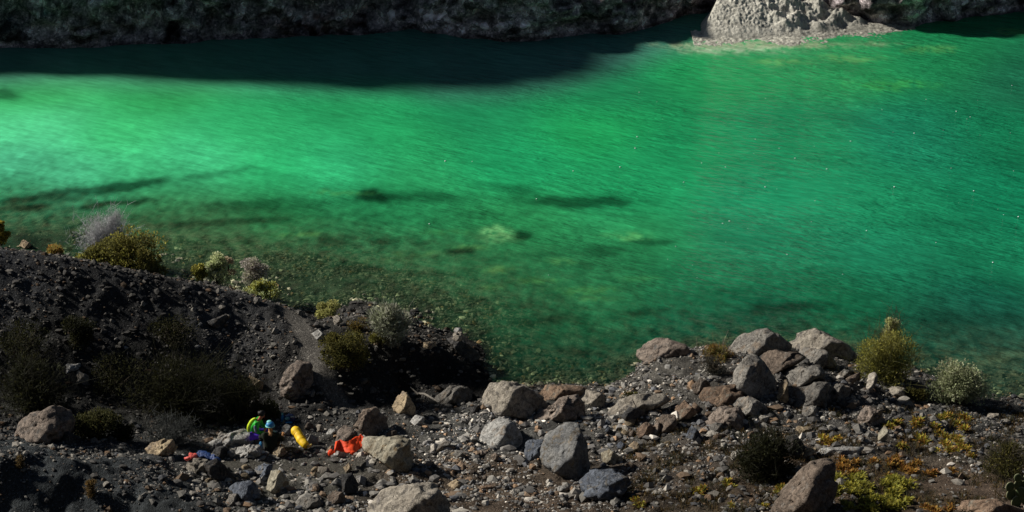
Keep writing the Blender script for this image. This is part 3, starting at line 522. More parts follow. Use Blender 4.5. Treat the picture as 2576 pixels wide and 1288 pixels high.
ROCKS = [
("1212,1019 1232,962 1279,959 1325,972 1359,995 1375,1022 1359,1050 1292,1057 1225,1047", 'pale', 'largest pale boulder at the water edge, flat cracked top and shaded right side', dict(ridge=.45, rough=.05, p=26)),
("1092,1002 1135,969 1169,969 1189,985 1192,1015 1112,1022", 'grey', 'dark grey hump boulder just left of the largest pale waterside boulder', dict(ridge=.5, rough=.08)),
("987,1022 1014,984 1025,989 1044,1019 1045,1045 1032,1048 992,1035", 'tan', 'small pyramid-shaped tan boulder with a pointed tip', dict(ridge=.6, p=18, rough=.04)),
("890,1072 915,1029 945,1024 975,1052 975,1085 959,1102 925,1099", 'brown', 'round dark brown boulder behind the orange cloth', dict(ridge=.3, rough=.08, p=16)),
("843,1114 851,1084 871,1070 888,1079 900,1100 885,1118 850,1120", 'pink', 'pinkish brown rounded rock leaning left of the round dark brown boulder', dict(ridge=.9, p=14)),
("912,1099 965,1096 1025,1100 1040,1119 1039,1165 1025,1190 998,1192 968,1165 920,1135", 'tuff', 'pale blocky sandstone boulder with pitted brown underside right of the orange cloth', dict(ridge=.82, rough=.07, p=30, pits=.1)),
("1029,1062 1045,1044 1068,1050 1060,1069 1039,1074", 'white', 'small whitish stone alone on the gravel below the pyramid rock', dict(ridge=.8, depth=.35)),
("1205,1122 1212,1085 1242,1054 1272,1052 1295,1065 1315,1102 1317,1135 1259,1132", 'white', 'rounded off-white boulder below the largest pale boulder', dict(ridge=.55, p=12, rough=.03)),
("1319,1145 1322,1109 1369,1105 1372,1132 1359,1155 1332,1162", 'blue', 'flat-faced blue-grey rock tucked left of the tall grey boulder', dict(ridge=.85)),
("1359,1139 1372,1092 1405,1064 1452,1062 1462,1099 1485,1165 1479,1189 1452,1212 1405,1202 1369,1175", 'tallgrey', 'tall grey cone-shaped boulder standing in the middle of the gravel flat', dict(ridge=.72, p=16, rough=.035)),
("1459,1212 1485,1182 1542,1179 1589,1212 1562,1242 1545,1262 1505,1255 1472,1235", 'blue', 'dark blue-grey slab lying at the foot of the tall grey boulder', dict(ridge=.8, rough=.08)),
("1345,1055 1359,1042 1412,1002 1452,992 1472,1015 1472,1055 1425,1065 1385,1062", 'pink', 'sloping pinkish brown boulder right of the largest pale boulder', dict(ridge=.8, rough=.09)),
("1355,985 1382,967 1459,970 1479,979 1465,1000 1385,1010", 'red', 'low reddish boulder at the water edge behind the sloping pinkish boulder', dict(ridge=.9)),
("1455,995 1475,979 1509,985 1525,1005 1512,1029 1475,1029", 'pale', 'blocky pale boulder right of the low reddish one at the water edge', dict(ridge=.8)),
("1529,1032 1552,1009 1602,995 1669,989 1685,1005 1625,1045 1559,1055", 'pale', 'long low pale slab with a grey patch sloping to the water', dict(ridge=.9, depth=.3)),
("1564,1047 1582,1024 1605,1027 1631,1047 1611,1066 1579,1066", 'dark', 'dark brown rock sitting in front of the long low pale slab', dict(ridge=.15)),
("925,1252 942,1229 1012,1215 1072,1219 1105,1252 1132,1288 1100,1310 930,1310", 'pale', 'broad flat-topped pale boulder with crumbling sides at the bottom edge', dict(ridge=.75, rough=.06, pits=.05)),
("1602,902 1604,868 1621,864 1652,850 1678,851 1720,868 1737,889 1710,897 1630,917", 'pink', 'flat overhanging pinkish boulder reaching into the lake at the left of the boulder cluster', dict(ridge=.9, p=20, tilt=.6)),
("1832,897 1850,860 1882,839 1928,825 1960,842 1991,863 1991,890 1908,900", 'grey', 'big domed grey boulder at the back of the cluster with a black shaded right side', dict(ridge=.6, p=16, rough=.05)),
("1986,860 2012,839 2059,827 2085,839 2139,868 2152,894 2116,907 2038,890 1991,878", 'pale', 'big broad pale boulder at the back right of the cluster', dict(ridge=.9, rough=.07)),
("1837,972 1855,917 1868,894 1892,891 1908,902 1949,959 1955,993 1949,1011 1908,1004 1876,980", 'grey', 'upright pointed boulder mid cluster with a lit left flank and black right flank', dict(ridge=.3, p=22, rough=.05)),
("1913,912 1918,889 1949,881 2009,883 2025,896 1999,917 1947,946 1934,930", 'brown', 'smooth tilted brown boulder wedged right of the upright pointed boulder', dict(ridge=.95, p=18, rough=.025)),
("2009,876 2074,881 2090,907 2108,925 2064,928 2020,917", 'grey', 'light grey lumpy boulder right of the smooth tilted brown boulder', dict(ridge=.75)),
("1970,951 1996,923 2053,917 2074,943 1999,982 1986,964", 'grey', 'slabby grey boulder below the smooth tilted brown boulder', dict(ridge=.9, rough=.07)),
("1978,985 1996,980 2053,959 2079,962 2105,988 2090,1019 2007,1029 1988,1014", 'grey', 'squared grey boulder with a split face at the lower right of the cluster', dict(ridge=.62, rough=.04)),
("1762,998 1772,977 1819,977 1863,964 1879,980 1868,1003 1832,1016 1798,1029 1772,1016", 'red', 'reddish brown two-humped boulder left of the upright pointed boulder', dict(ridge=.85, rough=.08)),
("1845,1019 1853,1001 1887,998 1921,1014 1934,1040 1908,1055 1879,1053", 'grey', 'rounded grey boulder in front of the upright pointed boulder', dict(ridge=.5)),
("1775,1066 1814,1021 1856,1021 1876,1042 1876,1076 1829,1081", 'pink', 'crumbly brown boulder below the reddish two-humped one', dict(ridge=.8, rough=.1)),
("1650,1063 1668,1042 1699,1042 1704,1063 1697,1081 1673,1092 1660,1084", 'brown', 'smooth brown rock with a flat lit face above a black shadow', dict(ridge=.9)),
("1697,1032 1720,1008 1754,1037 1736,1053 1707,1063", 'red', 'angular light brown rock touching the upper right of the smooth brown rock', dict(ridge=.85)),
("1783,1068 1819,1063 1819,1087 1785,1092", 'grey', 'small cube-like grey rock under the crumbly brown boulder', dict(ridge=.8)),
("1723,1102 1738,1071 1751,1081 1772,1107 1768,1118 1725,1118", 'blue', 'pointed blue-grey rock left of the dark fine bush', dict(ridge=.5)),
("2017,1047 2022,1021 2053,1019 2061,1037 2053,1053", 'grey', 'blunt grey stone just below the squared split boulder', dict(ridge=.7)),
("2178,988 2184,941 2204,936 2207,959 2190,990", 'pale', 'narrow upright tan stone below the tall yellow-green shrub', dict(ridge=.8)),
("2126,956 2163,936 2163,954 2145,964", 'brown', 'wedge-shaped brown stone left of the narrow upright tan stone', dict(ridge=.8)),
("2108,941 2124,928 2139,933 2132,948 2113,951", 'grey', 'small grey block between the light grey lumpy boulder and the wedge stone', dict(ridge=.8)),
("2297,979 2314,964 2337,979 2317,989", 'brown', 'rounded brown stone between the two right-hand shoreline shrubs', dict(ridge=.7)),
("2157,1055 2181,1022 2214,1025 2227,1059 2207,1075 2164,1069", 'pink', 'brown arched rock with a dark hollow beneath, right half of the slope', dict(ridge=.5, rough=.12)),
("2209,1112 2212,1079 2224,1072 2236,1085 2227,1114", 'tuff', 'thin pale slab standing upright among orange rosette plants', dict(ridge=.95, rough=.02, depth=.25, p=30)),
("2051,1152 2084,1135 2134,1125 2167,1122 2151,1149 2120,1150", 'white', 'long flat whitish slab lying above the big rounded brown boulder', dict(ridge=.95, depth=.15, rough=.02)),
("1945,1290 1971,1235 2004,1192 2037,1162 2075,1150 2105,1168 2105,1225 2080,1300 1960,1310", 'brown', 'big tilted brown boulder at the bottom right overgrown by rosette plants', dict(ridge=.6, rough=.06, p=14)),
("2411,1285 2450,1265 2511,1255 2557,1275 2590,1310 2400,1310", 'red', 'brown boulder cut by the bottom right corner', dict(ridge=.6)),
("2484,1042 2517,1039 2517,1055 2487,1054", 'pale', 'small pale block beside the shore at the right edge', dict(ridge=.8)),
("1994,1085 2011,1072 2047,1072 2037,1089 2001,1092", 'tan', 'flat tan stone above the dark fine bush', dict(ridge=.9)),
("1977,1102 2001,1095 2027,1125 2011,1159 1984,1139", 'dark', 'dark grey rock right of the dark fine bush', dict(ridge=.3)),
("2017,1152 2027,1129 2051,1125 2057,1135 2024,1155", 'tan', 'small olive-tan rock left of the long flat whitish slab', dict(ridge=.8)),
("37,1102 50,1069 73,1042 143,1024 180,1045 187,1085 150,1119 77,1109", 'pink', 'big speckled pinkish boulder at the far left of the valley floor', dict(ridge=.75, rough=.08, p=14)),
("133,1102 167,1085 200,1102 197,1125 143,1122", 'dark', 'dark rock against the lower right of the speckled pinkish boulder', dict(ridge=.5)),
("368,1125 383,1109 433,1105 443,1125 430,1152 377,1145", 'tan', 'squat tan block alone between the grey bush and the blue bag', dict(ridge=.75, rough=.07)),
("143,935 167,915 203,915 207,929 167,941", 'white', 'upper of the two pale rocks on the shaded left slope', dict(ridge=.8)),
("167,955 200,932 227,952 217,972 183,968", 'pale', 'lower of the two pale rocks on the shaded left slope', dict(ridge=.8)),
("704,964 722,929 754,907 779,929 791,970 779,1010 741,1015 719,1004 706,992", 'pink', 'tall lumpy brown outcrop with a sunlit left edge beside the footpath', dict(ridge=.38, rough=.12, p=14)),
("772,992 788,979 794,986 788,1001", 'grey', 'small grey stone right of the tall lumpy outcrop', dict(ridge=.8)),
("629,945 663,964 660,982 644,973", 'tan', 'small three-cornered tan stone left of the tall lumpy outcrop', dict(ridge=.9)),
("785,839 801,829 819,845 810,858 797,858", 'white', 'square pale grey block beside the top of the footpath', dict(ridge=.8, rough=.02, p=30)),
("1126,854 1141,845 1176,864 1207,892 1207,908 1182,917 1154,892", 'dark', 'black-sided boulder carrying the little stone cairn', dict(ridge=.15, rough=.06)),
("1065,873 1066,861 1094,859 1104,882 1072,879", 'tan', 'small tan block on the spit left of the cairn', dict(ridge=.5)),
("979,873 988,864 1010,865 1013,873 985,881", 'tan', 'small light brown stone at the left start of the spit', dict(ridge=.7)),
("744,786 754,779 769,786 760,797", 'grey', 'small dark-fronted stone at the very top of the footpath', dict(ridge=.3)),
("838,798 851,792 863,808 844,818", 'pale', 'small pale stone below the yellow shrub at the shoreline', dict(ridge=.7)),
("635,761 644,745 654,751 651,770 641,770", 'grey', 'small upright stone near the crest of the scree mound with a long shadow', dict(ridge=.8)),
("508,808 565,792 580,808 606,842 565,832", 'dark', 'flat slab jutting from the scree with a black hollow below', dict(ridge=.05, depth=.4)),
("347,766 360,756 373,770 352,772", 'grey', 'small hunched grey stone in the upper middle of the scree mound', dict(ridge=.4)),
("866,936 869,917 879,914 880,926 870,938", 'white', 'small white upright stone in the dark gully right of the footpath', dict(ridge=.8)),
("48,618 60,604 78,616 66,628", 'tan', 'small tan stone on the crest at the upper left', dict(ridge=.8)),
("500,1135 533,1112 617,1082 640,1100 627,1125 567,1129 520,1139", 'white', 'long jagged whitish rock on which the green-jacketed person sits', dict(ridge=.9, rough=.11, p=16, pits=.08)),
("587,1139 593,1119 650,1118 660,1150 600,1157", 'white', 'lumpy whitish rock in front of the two people', dict(ridge=.8, rough=.12, pits=.1)),
("533,1148 540,1128 563,1122 585,1136 582,1153 555,1158", 'dark', 'round blackish rock between the lumpy whitish rock and the blue bag', dict(ridge=.4, rough=.03, p=10)),  # dark rock colour stands in for the shade on this boulder
("707,1090 712,1071 721,1067 733,1071 733,1090 725,1097 710,1095", 'white', 'smooth whitish upright stone behind the two people left of the yellow bag', dict(ridge=.95, rough=.03)),
("682,1147 687,1130 695,1125 714,1123 716,1131 720,1143 703,1149 687,1152", 'tan', 'sunlit tan rock in front of the person in the blue hat', dict(ridge=.6)),
("659,1143 668,1138 678,1142 677,1150 662,1149", 'pale', 'fist-sized pale stone just left of the sunlit tan rock', dict(ridge=.7, sub=4)),
("735,1136 742,1130 753,1131 757,1138 747,1142", 'pink', 'small pinkish stone below the yellow bag', dict(ridge=.7, sub=4)),
("765,1078 773,1062 786,1066 791,1079 773,1082", 'pink', 'small brown stone at the shadow edge right of the yellow bag', dict(ridge=.3, sub=4)),
("795,1074 799,1067 811,1069 812,1089 798,1089", 'pale', 'small upright pale stone at the foot of the path', dict(ridge=.6, sub=4)),
("820,1090 828,1079 843,1079 847,1087 825,1095", 'white', 'small whitish stone left of the pinkish brown rounded rock', dict(ridge=.8, sub=4)),
("839,1143 850,1131 864,1131 877,1142 864,1151 851,1151", 'white', 'grey-white rock directly under the orange cloth', dict(ridge=.3, sub=4)),
("470,1180 487,1155 520,1152 530,1185 500,1196", 'pale', 'pale knobbly rock under the salmon end of the blue bag', dict(ridge=.8, rough=.1)),
("515,1165 545,1153 590,1205 578,1218 530,1197", 'dark', 'black shaded rock under the right end of the blue bag', dict(ridge=.1)),  # dark rock standing in for the shadow side of the pale one
("603,1192 620,1182 643,1189 633,1202", 'blue', 'flat blue-grey stone left of the tilted grey slab near the bottom', dict(ridge=.8)),
("643,1175 667,1165 687,1172 683,1185 653,1209 641,1192", 'blue', 'tilted blue-grey slab with a pale top above the striped standing rock', dict(ridge=.6)),
("670,1229 683,1185 703,1182 727,1209 727,1242 700,1245", 'tuff', 'standing rock with a tan lit left half and black right half', dict(ridge=.42, p=26, rough=.04)),
("580,1225 600,1212 633,1209 650,1225 653,1255 620,1265 597,1245", 'blue', 'bulky blue-grey rock left of the standing half-lit rock', dict(ridge=.6)),
("567,1265 577,1245 600,1242 600,1269 580,1275", 'grey', 'rough grey rock below the bulky blue-grey rock', dict(ridge=.7)),
("747,1262 767,1249 800,1249 813,1272 767,1282", 'grey', 'low grey rock near the bottom edge right of the standing half-lit rock', dict(ridge=.8)),
("823,1249 840,1235 865,1239 870,1265 833,1268", 'brown', 'brownish rock left of the broad flat-topped boulder', dict(ridge=.6)),
("859,1192 885,1190 902,1222 895,1245 862,1240", 'dark', 'dark grey rock above and left of the broad flat-topped boulder', dict(ridge=.2)),
("864,1175 879,1164 886,1180 872,1192", 'tan', 'small yellowish stone at the right end of the sandy camp floor', dict(ridge=.8)),
("1072,1142 1119,1112 1135,1109 1119,1129", 'grey', 'thin grey shard lying right of the blocky sandstone boulder', dict(ridge=.9, depth=.2)),
("1139,1142 1152,1132 1179,1155 1159,1155", 'grey', 'narrow grey sliver of rock in the middle of the gravel flat', dict(ridge=.9, depth=.2)),
("1192,1139 1212,1132 1232,1139 1209,1149", 'pink', 'pinkish flat stone below the rounded off-white boulder', dict(ridge=.8)),
("1235,1145 1249,1139 1262,1155 1245,1162", 'brown', 'small brown stone right of the pinkish flat stone', dict(ridge=.5)),
("1189,1232 1232,1219 1252,1219 1225,1235", 'red', 'thin orange-brown plank of rock on bare dirt near the bottom', dict(ridge=.9, depth=.2)),
("1519,1165 1512,1139 1532,1129 1569,1155 1545,1169", 'tuff', 'half-lit angular rock right of the tall grey boulder', dict(ridge=.45)),
("1549,1122 1562,1109 1579,1122 1569,1135", 'blue', 'small blue stone beside a small orange stone', dict(ridge=.6, sub=4)),
("1582,1122 1599,1109 1619,1135 1592,1135", 'tan', 'small orange stone beside a small blue stone', dict(ridge=.8, sub=4)),
("1569,1172 1585,1162 1602,1172 1585,1185", 'red', 'rusty orange stone above the dark blue-grey slab', dict(ridge=.7, sub=4)),
("1392,1229 1419,1220 1432,1232 1405,1239", 'white', 'flat light grey stone left of the dark blue-grey slab', dict(ridge=.8, sub=4)),
("972,1092 982,1082 999,1085 992,1102", 'brown', 'small brown stone on the back corner of the blocky sandstone boulder', dict(ridge=.6, sub=4)),
("1175,1029 1205,1019 1212,1039 1192,1042", 'dark', 'dark low stone touching the left of the largest pale boulder', dict(ridge=.6, sub=4)),
("1740,972 1760,950 1782,962 1790,985 1765,998 1745,990", 'brown', 'dark brown boulder behind the reddish two-humped one', dict(ridge=.4)),
("1955,1000 1962,962 1980,955 1985,1005 1970,1015", 'tan', 'tan boulder showing between the pointed and the squared boulder', dict(ridge=.8)),
("1637,1080 1655,1060 1663,1085 1650,1098", 'brown', 'small dark brown rock left of the smooth brown rock', dict(ridge=.7, sub=4)),
("1600,1085 1625,1062 1650,1075 1640,1105 1610,1108", 'red', 'reddish rock below the dark brown rock on the pale slab', dict(ridge=.5)),
("2080,985 2105,965 2140,975 2135,1000 2100,1010", 'grey', 'grey rock right of the squared split boulder', dict(ridge=.5)),
("2228,985 2245,972 2275,975 2280,992 2245,998", 'pale', 'pale low rock in shadow below the tall yellow-green shrub', dict(ridge=.8, sub=4)),
("1125,1218 1150,1205 1168,1222 1145,1235", 'tan', 'small dusty stone right of the broad flat-topped boulder', dict(ridge=.8, sub=4)),
]
for k, (pts, mt, lab, kw) in enumerate(ROCKS):
    kw = dict(kw); kw.setdefault('seed', k)
    nm = 'boulder' if 'boulder' in lab.split(' ')[0:8] or 'outcrop' in lab else ('slab' if 'slab' in lab else 'rock')
    boulder(B(pts), mt, lab, cat=nm, name=nm, **kw)
# stone cairn on the black-sided boulder
cairn = empty('stone_cairn', at(1150, 853, 2.05), 'little cairn of stacked pale stones on top of the black-sided boulder by the water', 'cairn')
for (u, v, a, b) in [(1151, 851, 14, 8), (1147, 843, 8, 7), (1158, 842, 8, 8), (1152, 831, 11, 7)]:
    c = boulder([(u-a, v), (u-a*.6, v-b), (u+a*.6, v-b), (u+a, v), (u+a*.5, v+b), (u-a*.5, v+b)], 'pale' if v > 835 else 'white', 'x'*v, sub=3, z=1.9, depth=.5, name='stone', p=10)
    for kk in ('label', 'category'): del c[kk]
    d = c.location - cairn.location; c.parent = cairn; c.location = d

# ------------------------------------------------------------------ individual stones
LIB = []
for k in range(14):
    r_ = np.random.default_rng(100+k); V, Fc = ico(3); acc = np.zeros(len(V))
    for j in range(13):
        n = r_.normal(size=3); n /= np.linalg.norm(n); acc += np.maximum(V@n/r_.uniform(.55, 1), 0)**(22+2*k)
    acc += 1e-3; V = V*(acc**(-1/(22+2*k)))[:, None]; V = np.clip(V, -1.1, 1.1)*np.array([1, r_.uniform(.6, .95), r_.uniform(.45, .8)]); V += V*(fbm(V*1.7+k*9, 3, k)*.14)[:, None]
    LIB.append((V, Fc))
_lm = {}
def stone_at(pos, s, mt, k, label, group):
    key = (k, mt)
    if key not in _lm: _lm[key] = mesh_np('stone', LIB[k][0], LIB[k][1], RM[mt])
    o = obj('stone', _lm[key], loc=pos); o.scale = (s*rng.uniform(.8, 1.2), s*rng.uniform(.8, 1.2), s*rng.uniform(.8, 1.2))
    o.rotation_euler = (rng.normal()*.25, rng.normal()*.25, rng.uniform(0, 6.28)); return tag(o, label, 'stone', group)
mixA = ['grey', 'grey', 'pale', 'white', 'brown', 'blue', 'tan', 'dark', 'pink']
ZON = [
 (720, 1215, 120, 50, 30, .07, .24, ['grey', 'pale', 'brown', 'blue', 'tan', 'white', 'dark'], 'loose stone in the jumble right of the standing half-lit rock near the bottom', 'stones in the jumble below the camp'),
 (560, 1205, 80, 45, 26, .06, .2, ['grey', 'pale', 'white', 'dark', 'tan'], 'knobbly stone in the heap under the blue bag', 'stones heaped under the blue bag'),
 (760, 1140, 90, 18, 22, .04, .11, ['white', 'pale', 'grey', 'tan'], 'small light stone rimming the camp between the yellow bag and the orange cloth', 'stones rimming the camp'),
 (1150, 1190, 150, 45, 26, .04, .13, mixA, 'small stone on the bare dirt left of the tall grey boulder', 'stones on the dirt left of the tall boulder'),
 (1180, 1075, 130, 35, 22, .04, .12, ['grey', 'pale', 'white', 'grey'], 'small grey stone on the gravel flat around the little white stone', 'stones on the central gravel flat'),
 (1650, 1150, 120, 50, 28, .05, .16, mixA, 'rubble stone on the flat between the tall grey boulder and the dark fine bush', 'rubble between tall boulder and dark bush'),
 (1640, 945, 75, 35, 26, .05, .14, ['grey', 'white', 'pale', 'grey', 'dark'], 'grey cobble on the small bank behind the long pale slab', 'cobbles on the small bank by the water'),
 (2130, 985, 110, 35, 54, .08, .24, ['grey', 'pale', 'brown', 'pink', 'dark'], 'angular rubble stone right of the squared split boulder', 'rubble right of the boulder cluster'),
 (1830, 1060, 120, 50, 46, .07, .22, ['brown', 'grey', 'pink', 'dark', 'red'], 'brown or grey rubble stone at the foot of the boulder cluster', 'rubble at the foot of the boulder cluster'),
 (1640, 1090, 110, 40, 30, .07, .2, ['brown', 'red', 'grey', 'tan', 'dark', 'pale'], 'brown or dark stone crowded round the smooth brown rock', 'stones round the smooth brown rock'),
 (1480, 1085, 90, 45, 20, .05, .14, mixA, 'small stone on the gravel between the sloping pinkish boulder and the tall grey boulder', 'stones above the tall grey boulder'),
 (1560, 985, 130, 28, 30, .05, .2, ['grey', 'pale', 'tan', 'pink', 'dark'], 'shoreline stone between the low reddish boulder and the small cobble bank', 'stones along the middle shoreline'),
 (2000, 1130, 130, 50, 34, .05, .17, ['grey', 'dark', 'brown', 'pale'], 'stone among scrub right of the dark wispy bush', 'stones right of the dark bush'),
 (2300, 1060, 200, 50, 24, .05, .16, ['grey', 'dark', 'pale', 'pink'], 'grey stone half buried on the right-hand slope under the shrubs', 'stones on the right-hand slope'),
 (420, 830, 300, 90, 22, .04, .10, ['grey', 'dark', 'white', 'grey'], 'small stone resting on the dark scree mound', 'stones on the scree mound'),
 (950, 860, 190, 60, 14, .05, .14, ['grey', 'pale', 'tan'], 'small stone along the spit between the footpath and the cairn', 'stones along the spit'),
]
SL = []
for (cx_, cy_, rx, ry, n, s0, s1, fam, lab, grp) in ZON:
    for i in range(n):
        a = rng.uniform(0, 6.28); rr = math.sqrt(rng.uniform()); u = cx_+rx*rr*math.cos(a); v = cy_+ry*rr*math.sin(a)
        q = hit(u, v)
        if q[2] < -.05: continue
        s = s0*(s1/s0)**(rng.uniform()**1.6)
        SL.append((s, q+[0, 0, s*.12], fam[rng.integers(len(fam))], int(rng.integers(14)), lab, grp))
SL.sort(key=lambda t: -t[0])
for s, q, f_, k, lab, grp in SL[:292]: stone_at(q, s, f_, k, lab, grp)
mb = MB(); SC = {'grey': (.18, .17, .155), 'pale': (.28, .25, .21), 'white': (.36, .35, .33), 'brown': (.15, .115, .09), 'blue': (.1, .11, .13), 'tan': (.3, .23, .15), 'dark': (.06, .06, .06), 'pink': (.22, .18, .15), 'red': (.18, .12, .085)}
for s, q, f_, k, lab, grp in SL[292:]:
    a = rng.uniform(0, 6.28); V, Fc = LIB[k]; Vr = np.stack([V[:, 0]*math.cos(a)-V[:, 1]*math.sin(a), V[:, 0]*math.sin(a)+V[:, 1]*math.cos(a), V[:, 2]], 1)*s; mb.add(Vr+q, Fc, SC[f_])
tag(mb.build('small_stones', attr_mat('small_stone', .9, .15, (.6, 1.4), 12, .5, bscale=30, bdist=.02)), 'small loose stones between the boulders', kind='stuff')

# ------------------------------------------------------------------ gravel
def scatter(n, smin, smax, expo, region, seed, name, label, zmin=-.35, bright=1.0, zmax=9, amp=1.0):
    r_ = np.random.default_rng(seed); V0, F0 = ico(1)
    x = r_.uniform(region[0], region[1], n*2); y = r_.uniform(region[2], region[3], n*2); z = ground(x, y)
    pa, pb, pc = smask(x, y)
    dens = np.clip(.5+1.4*fbm(np.stack([x*.45, y*.45, x*0], 1), 3, seed), .12, 1)
    keep = (z > zmin) & (z < zmax) & (r_.uniform(size=len(x)) > .6*np.clip((x-7)/3, 0, 1)*np.clip((61.5-y)/2, 0, 1)) & (r_.uniform(size=len(x)) > np.clip(pa*.97+pb*.95+pc*.8, 0, 1)) & (r_.uniform(size=len(x)) < dens); x, y, z = x[keep][:n], y[keep][:n], z[keep][:n]; n = len(x)
    s = smin*(smax/smin)**(r_.uniform(size=n)**expo)
    sh = r_.uniform(.55, 1.35, (n, len(V0))); A = V0[None]*sh[:, :, None]*np.stack([s*r_.uniform(.8, 1.3, n), s*r_.uniform(.7, 1.2, n), s*r_.uniform(.4, .9, n)], 1)[:, None]
    a = r_.uniform(0, 6.28, n); ca, sa = np.cos(a)[:, None], np.sin(a)[:, None]
    A = np.stack([A[..., 0]*ca-A[..., 1]*sa, A[..., 0]*sa+A[..., 1]*ca, A[..., 2]], 2)+np.stack([x, y, z+s*.2], 1)[:, None]
    pal = np.array([1.06, 1, .92])*np.array([(.085, .085, .085), (.12, .12, .115), (.055, .055, .055), (.16, .155, .145), (.10, .075, .055), (.22, .215, .2), (.13, .09, .06), (.065, .07, .08), (.35, .34, .32)])
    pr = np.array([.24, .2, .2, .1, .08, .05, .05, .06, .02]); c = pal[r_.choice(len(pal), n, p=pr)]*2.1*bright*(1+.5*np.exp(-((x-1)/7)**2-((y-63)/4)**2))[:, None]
    mound = np.clip(1-np.minimum(1, np.abs(x+11)/9), 0, 1)*np.clip((y-64)/2, 0, 1); c *= (1-.25*mound)[:, None]; gl_ = nw(x, y, tp, tcol, 1.6, 1.6).mean(1); c *= np.clip(gl_/.075, .12, 1.35)[:, None]  # pebbles take over the shade painted into the ground colour
    left = np.clip((-x-9)/3, 0, 1); c *= (1-.15*left)[:, None]
    c = np.where((z < -.01)[:, None], pal[r_.choice(len(pal), n, p=pr)]*1.9*np.array([.95, 1, .75])*amp, c); c *= (1-.45*np.exp(-((z-.03)/.05)**2))[:, None]
    Fa = (F0[None]+np.arange(n)[:, None, None]*len(V0)).reshape(-1, 3)
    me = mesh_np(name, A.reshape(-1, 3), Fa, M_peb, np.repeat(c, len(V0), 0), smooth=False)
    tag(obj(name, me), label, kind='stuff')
M_peb = attr_mat('pebble', .9, .15, (.6, 1.4), 30)
scatter(46000, .014, .06, 1.5, (-18, 17, 54, 82), 1, 'gravel', 'grey and brown gravel covering the lakeshore and the scree mound')
scatter(8000, .05, .13, 2.0, (-17, 17, 54, 76), 2, 'cobbles', 'coarser cobbles strewn through the gravel', zmin=-.5, bright=.78)

scatter(11000, .03, .12, 1.3, (-16, 3, 67.5, 82), 3, 'submerged_stones', 'stones lying under the shallow water of the left shore', zmin=-.75, zmax=.02, amp=1.2)
scatter(420, .10, .22, 1.8, (-1.5, 13, 57, 68), 4, 'rubble', 'coarse rubble wedged between the boulders on the right half of the shore', zmin=.03, bright=.68)
scatter(260, .10, .20, 1.6, (-9, -1, 56.5, 63), 5, 'camp_rubble', 'coarse rubble below and around the camp', zmin=.03, bright=.75)
# ------------------------------------------------------------------ plants
M_leaf = attr_mat('foliage', .8, .15, (.6, 1.35), 5, transl=.35)
M_twig = attr_mat('twig', .9, .1, (.7, 1.3), 9)
def shrub(px, py, wpx, hpx, cols, label, style='leaf', n=1500, leaf=.035, z=None, base=None, seed=0, lean=0., asp=.8, stemcol=(.10, .085, .06), group=None, name='shrub', clumps=9, at_z=None):
    g = at(px, py, at_z) if at_z is not None else hit(px, py)
    r_ = np.random.default_rng(seed+int(px*3+py)); D = np.linalg.norm(g-CO); w = wpx*D/F; h = hpx*D/F*1.28
    e = empty(name, g-[0, 0, .04], label, name.replace('_', ' ') if name != 'shrub' else 'shrub', group)
    n = int(n*1.5); leaf *= 1.15
    if at_z is not None: cols = [tuple(min(.8, v*1.6) for v in c) for c in cols]
    # clump centres
    cl = []
    for k in range(clumps):
        a = r_.uniform(0, 6.28); rr = r_.uniform(.1, .85); zz = r_.uniform(.2, .84)*(1-.35*rr**2)
        cl.append((math.cos(a)*rr*w/2+lean*zz*h, math.sin(a)*rr*w/2*asp, zz*h, r_.uniform(.16, .3)*min(w, h*1.4)))
    cl = np.array(cl); tw = MB()
    for c in cl:
        for j in range(3 if style == 'leaf' else 9):
            t = c[:3]+r_.normal(size=3)*c[3]*(.5 if style == 'leaf' else .9)*np.array([1, 1, .8]); t[2] = max(t[2], .08)
            if style == 'twig': t *= r_.uniform(.85, 1.2)
            mdp = t*np.array([.4, .4, .55])+r_.normal(size=3)*.05*h; b0 = np.array([r_.normal()*.05*w, r_.normal()*.05*w, 0])
            u = np.linspace(0, 1, 6)[:, None]; P_ = (1-u)**2*b0+2*u*(1-u)*mdp+u**2*t
            tw.tube(P_, np.linspace(.014, .004, 6)*(1 if style == 'leaf' else .8), stemcol, 3)
            if style == 'twig':
                for q_ in range(5):
                    i = r_.integers(2, 6); d = r_.normal(size=3)*.5+np.array([0, 0, .7]); d = d/np.linalg.norm(d)*r_.uniform(.12, .3)*h
                    tw.tube([P_[i], P_[i]+d*.5+r_.normal(size=3)*.01, P_[i]+d], [.006, .004, .0025], stemcol, 3)
    tw.build('stems', M_twig, e)
    if n:
        k = r_.integers(0, len(cl), n); d = r_.normal(size=(n, 3)); d /= np.linalg.norm(d, axis=1)[:, None]
        rad = cl[k, 3]*r_.uniform(.25, 1, n)**.6; C0 = cl[k, :3]+d*rad[:, None]*np.array([1, 1, .85]); C0[:, 2] = np.maximum(C0[:, 2], .03)
        up = np.array([0, 0, 1.0]); ax = d*.7+up*.6+r_.normal(size=(n, 3))*.55; ax /= np.linalg.norm(ax, axis=1)[:, None]
        sd = np.cross(ax, r_.normal(size=(n, 3))); sd /= np.linalg.norm(sd, axis=1)[:, None]
        Lf = leaf*r_.uniform(.6, 1.5, n)[:, None]; thin = .42 if style == 'leaf' else .16
        V = np.stack([C0, C0+ax*Lf*.5+sd*Lf*thin, C0+ax*Lf*1.1, C0+ax*Lf*.5-sd*Lf*thin], 1)
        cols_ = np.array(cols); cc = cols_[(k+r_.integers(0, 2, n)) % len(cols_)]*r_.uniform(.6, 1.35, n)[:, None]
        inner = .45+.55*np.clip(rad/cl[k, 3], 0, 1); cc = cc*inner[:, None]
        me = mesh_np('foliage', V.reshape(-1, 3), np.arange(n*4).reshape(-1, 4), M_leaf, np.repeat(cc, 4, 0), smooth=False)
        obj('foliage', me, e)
    return e
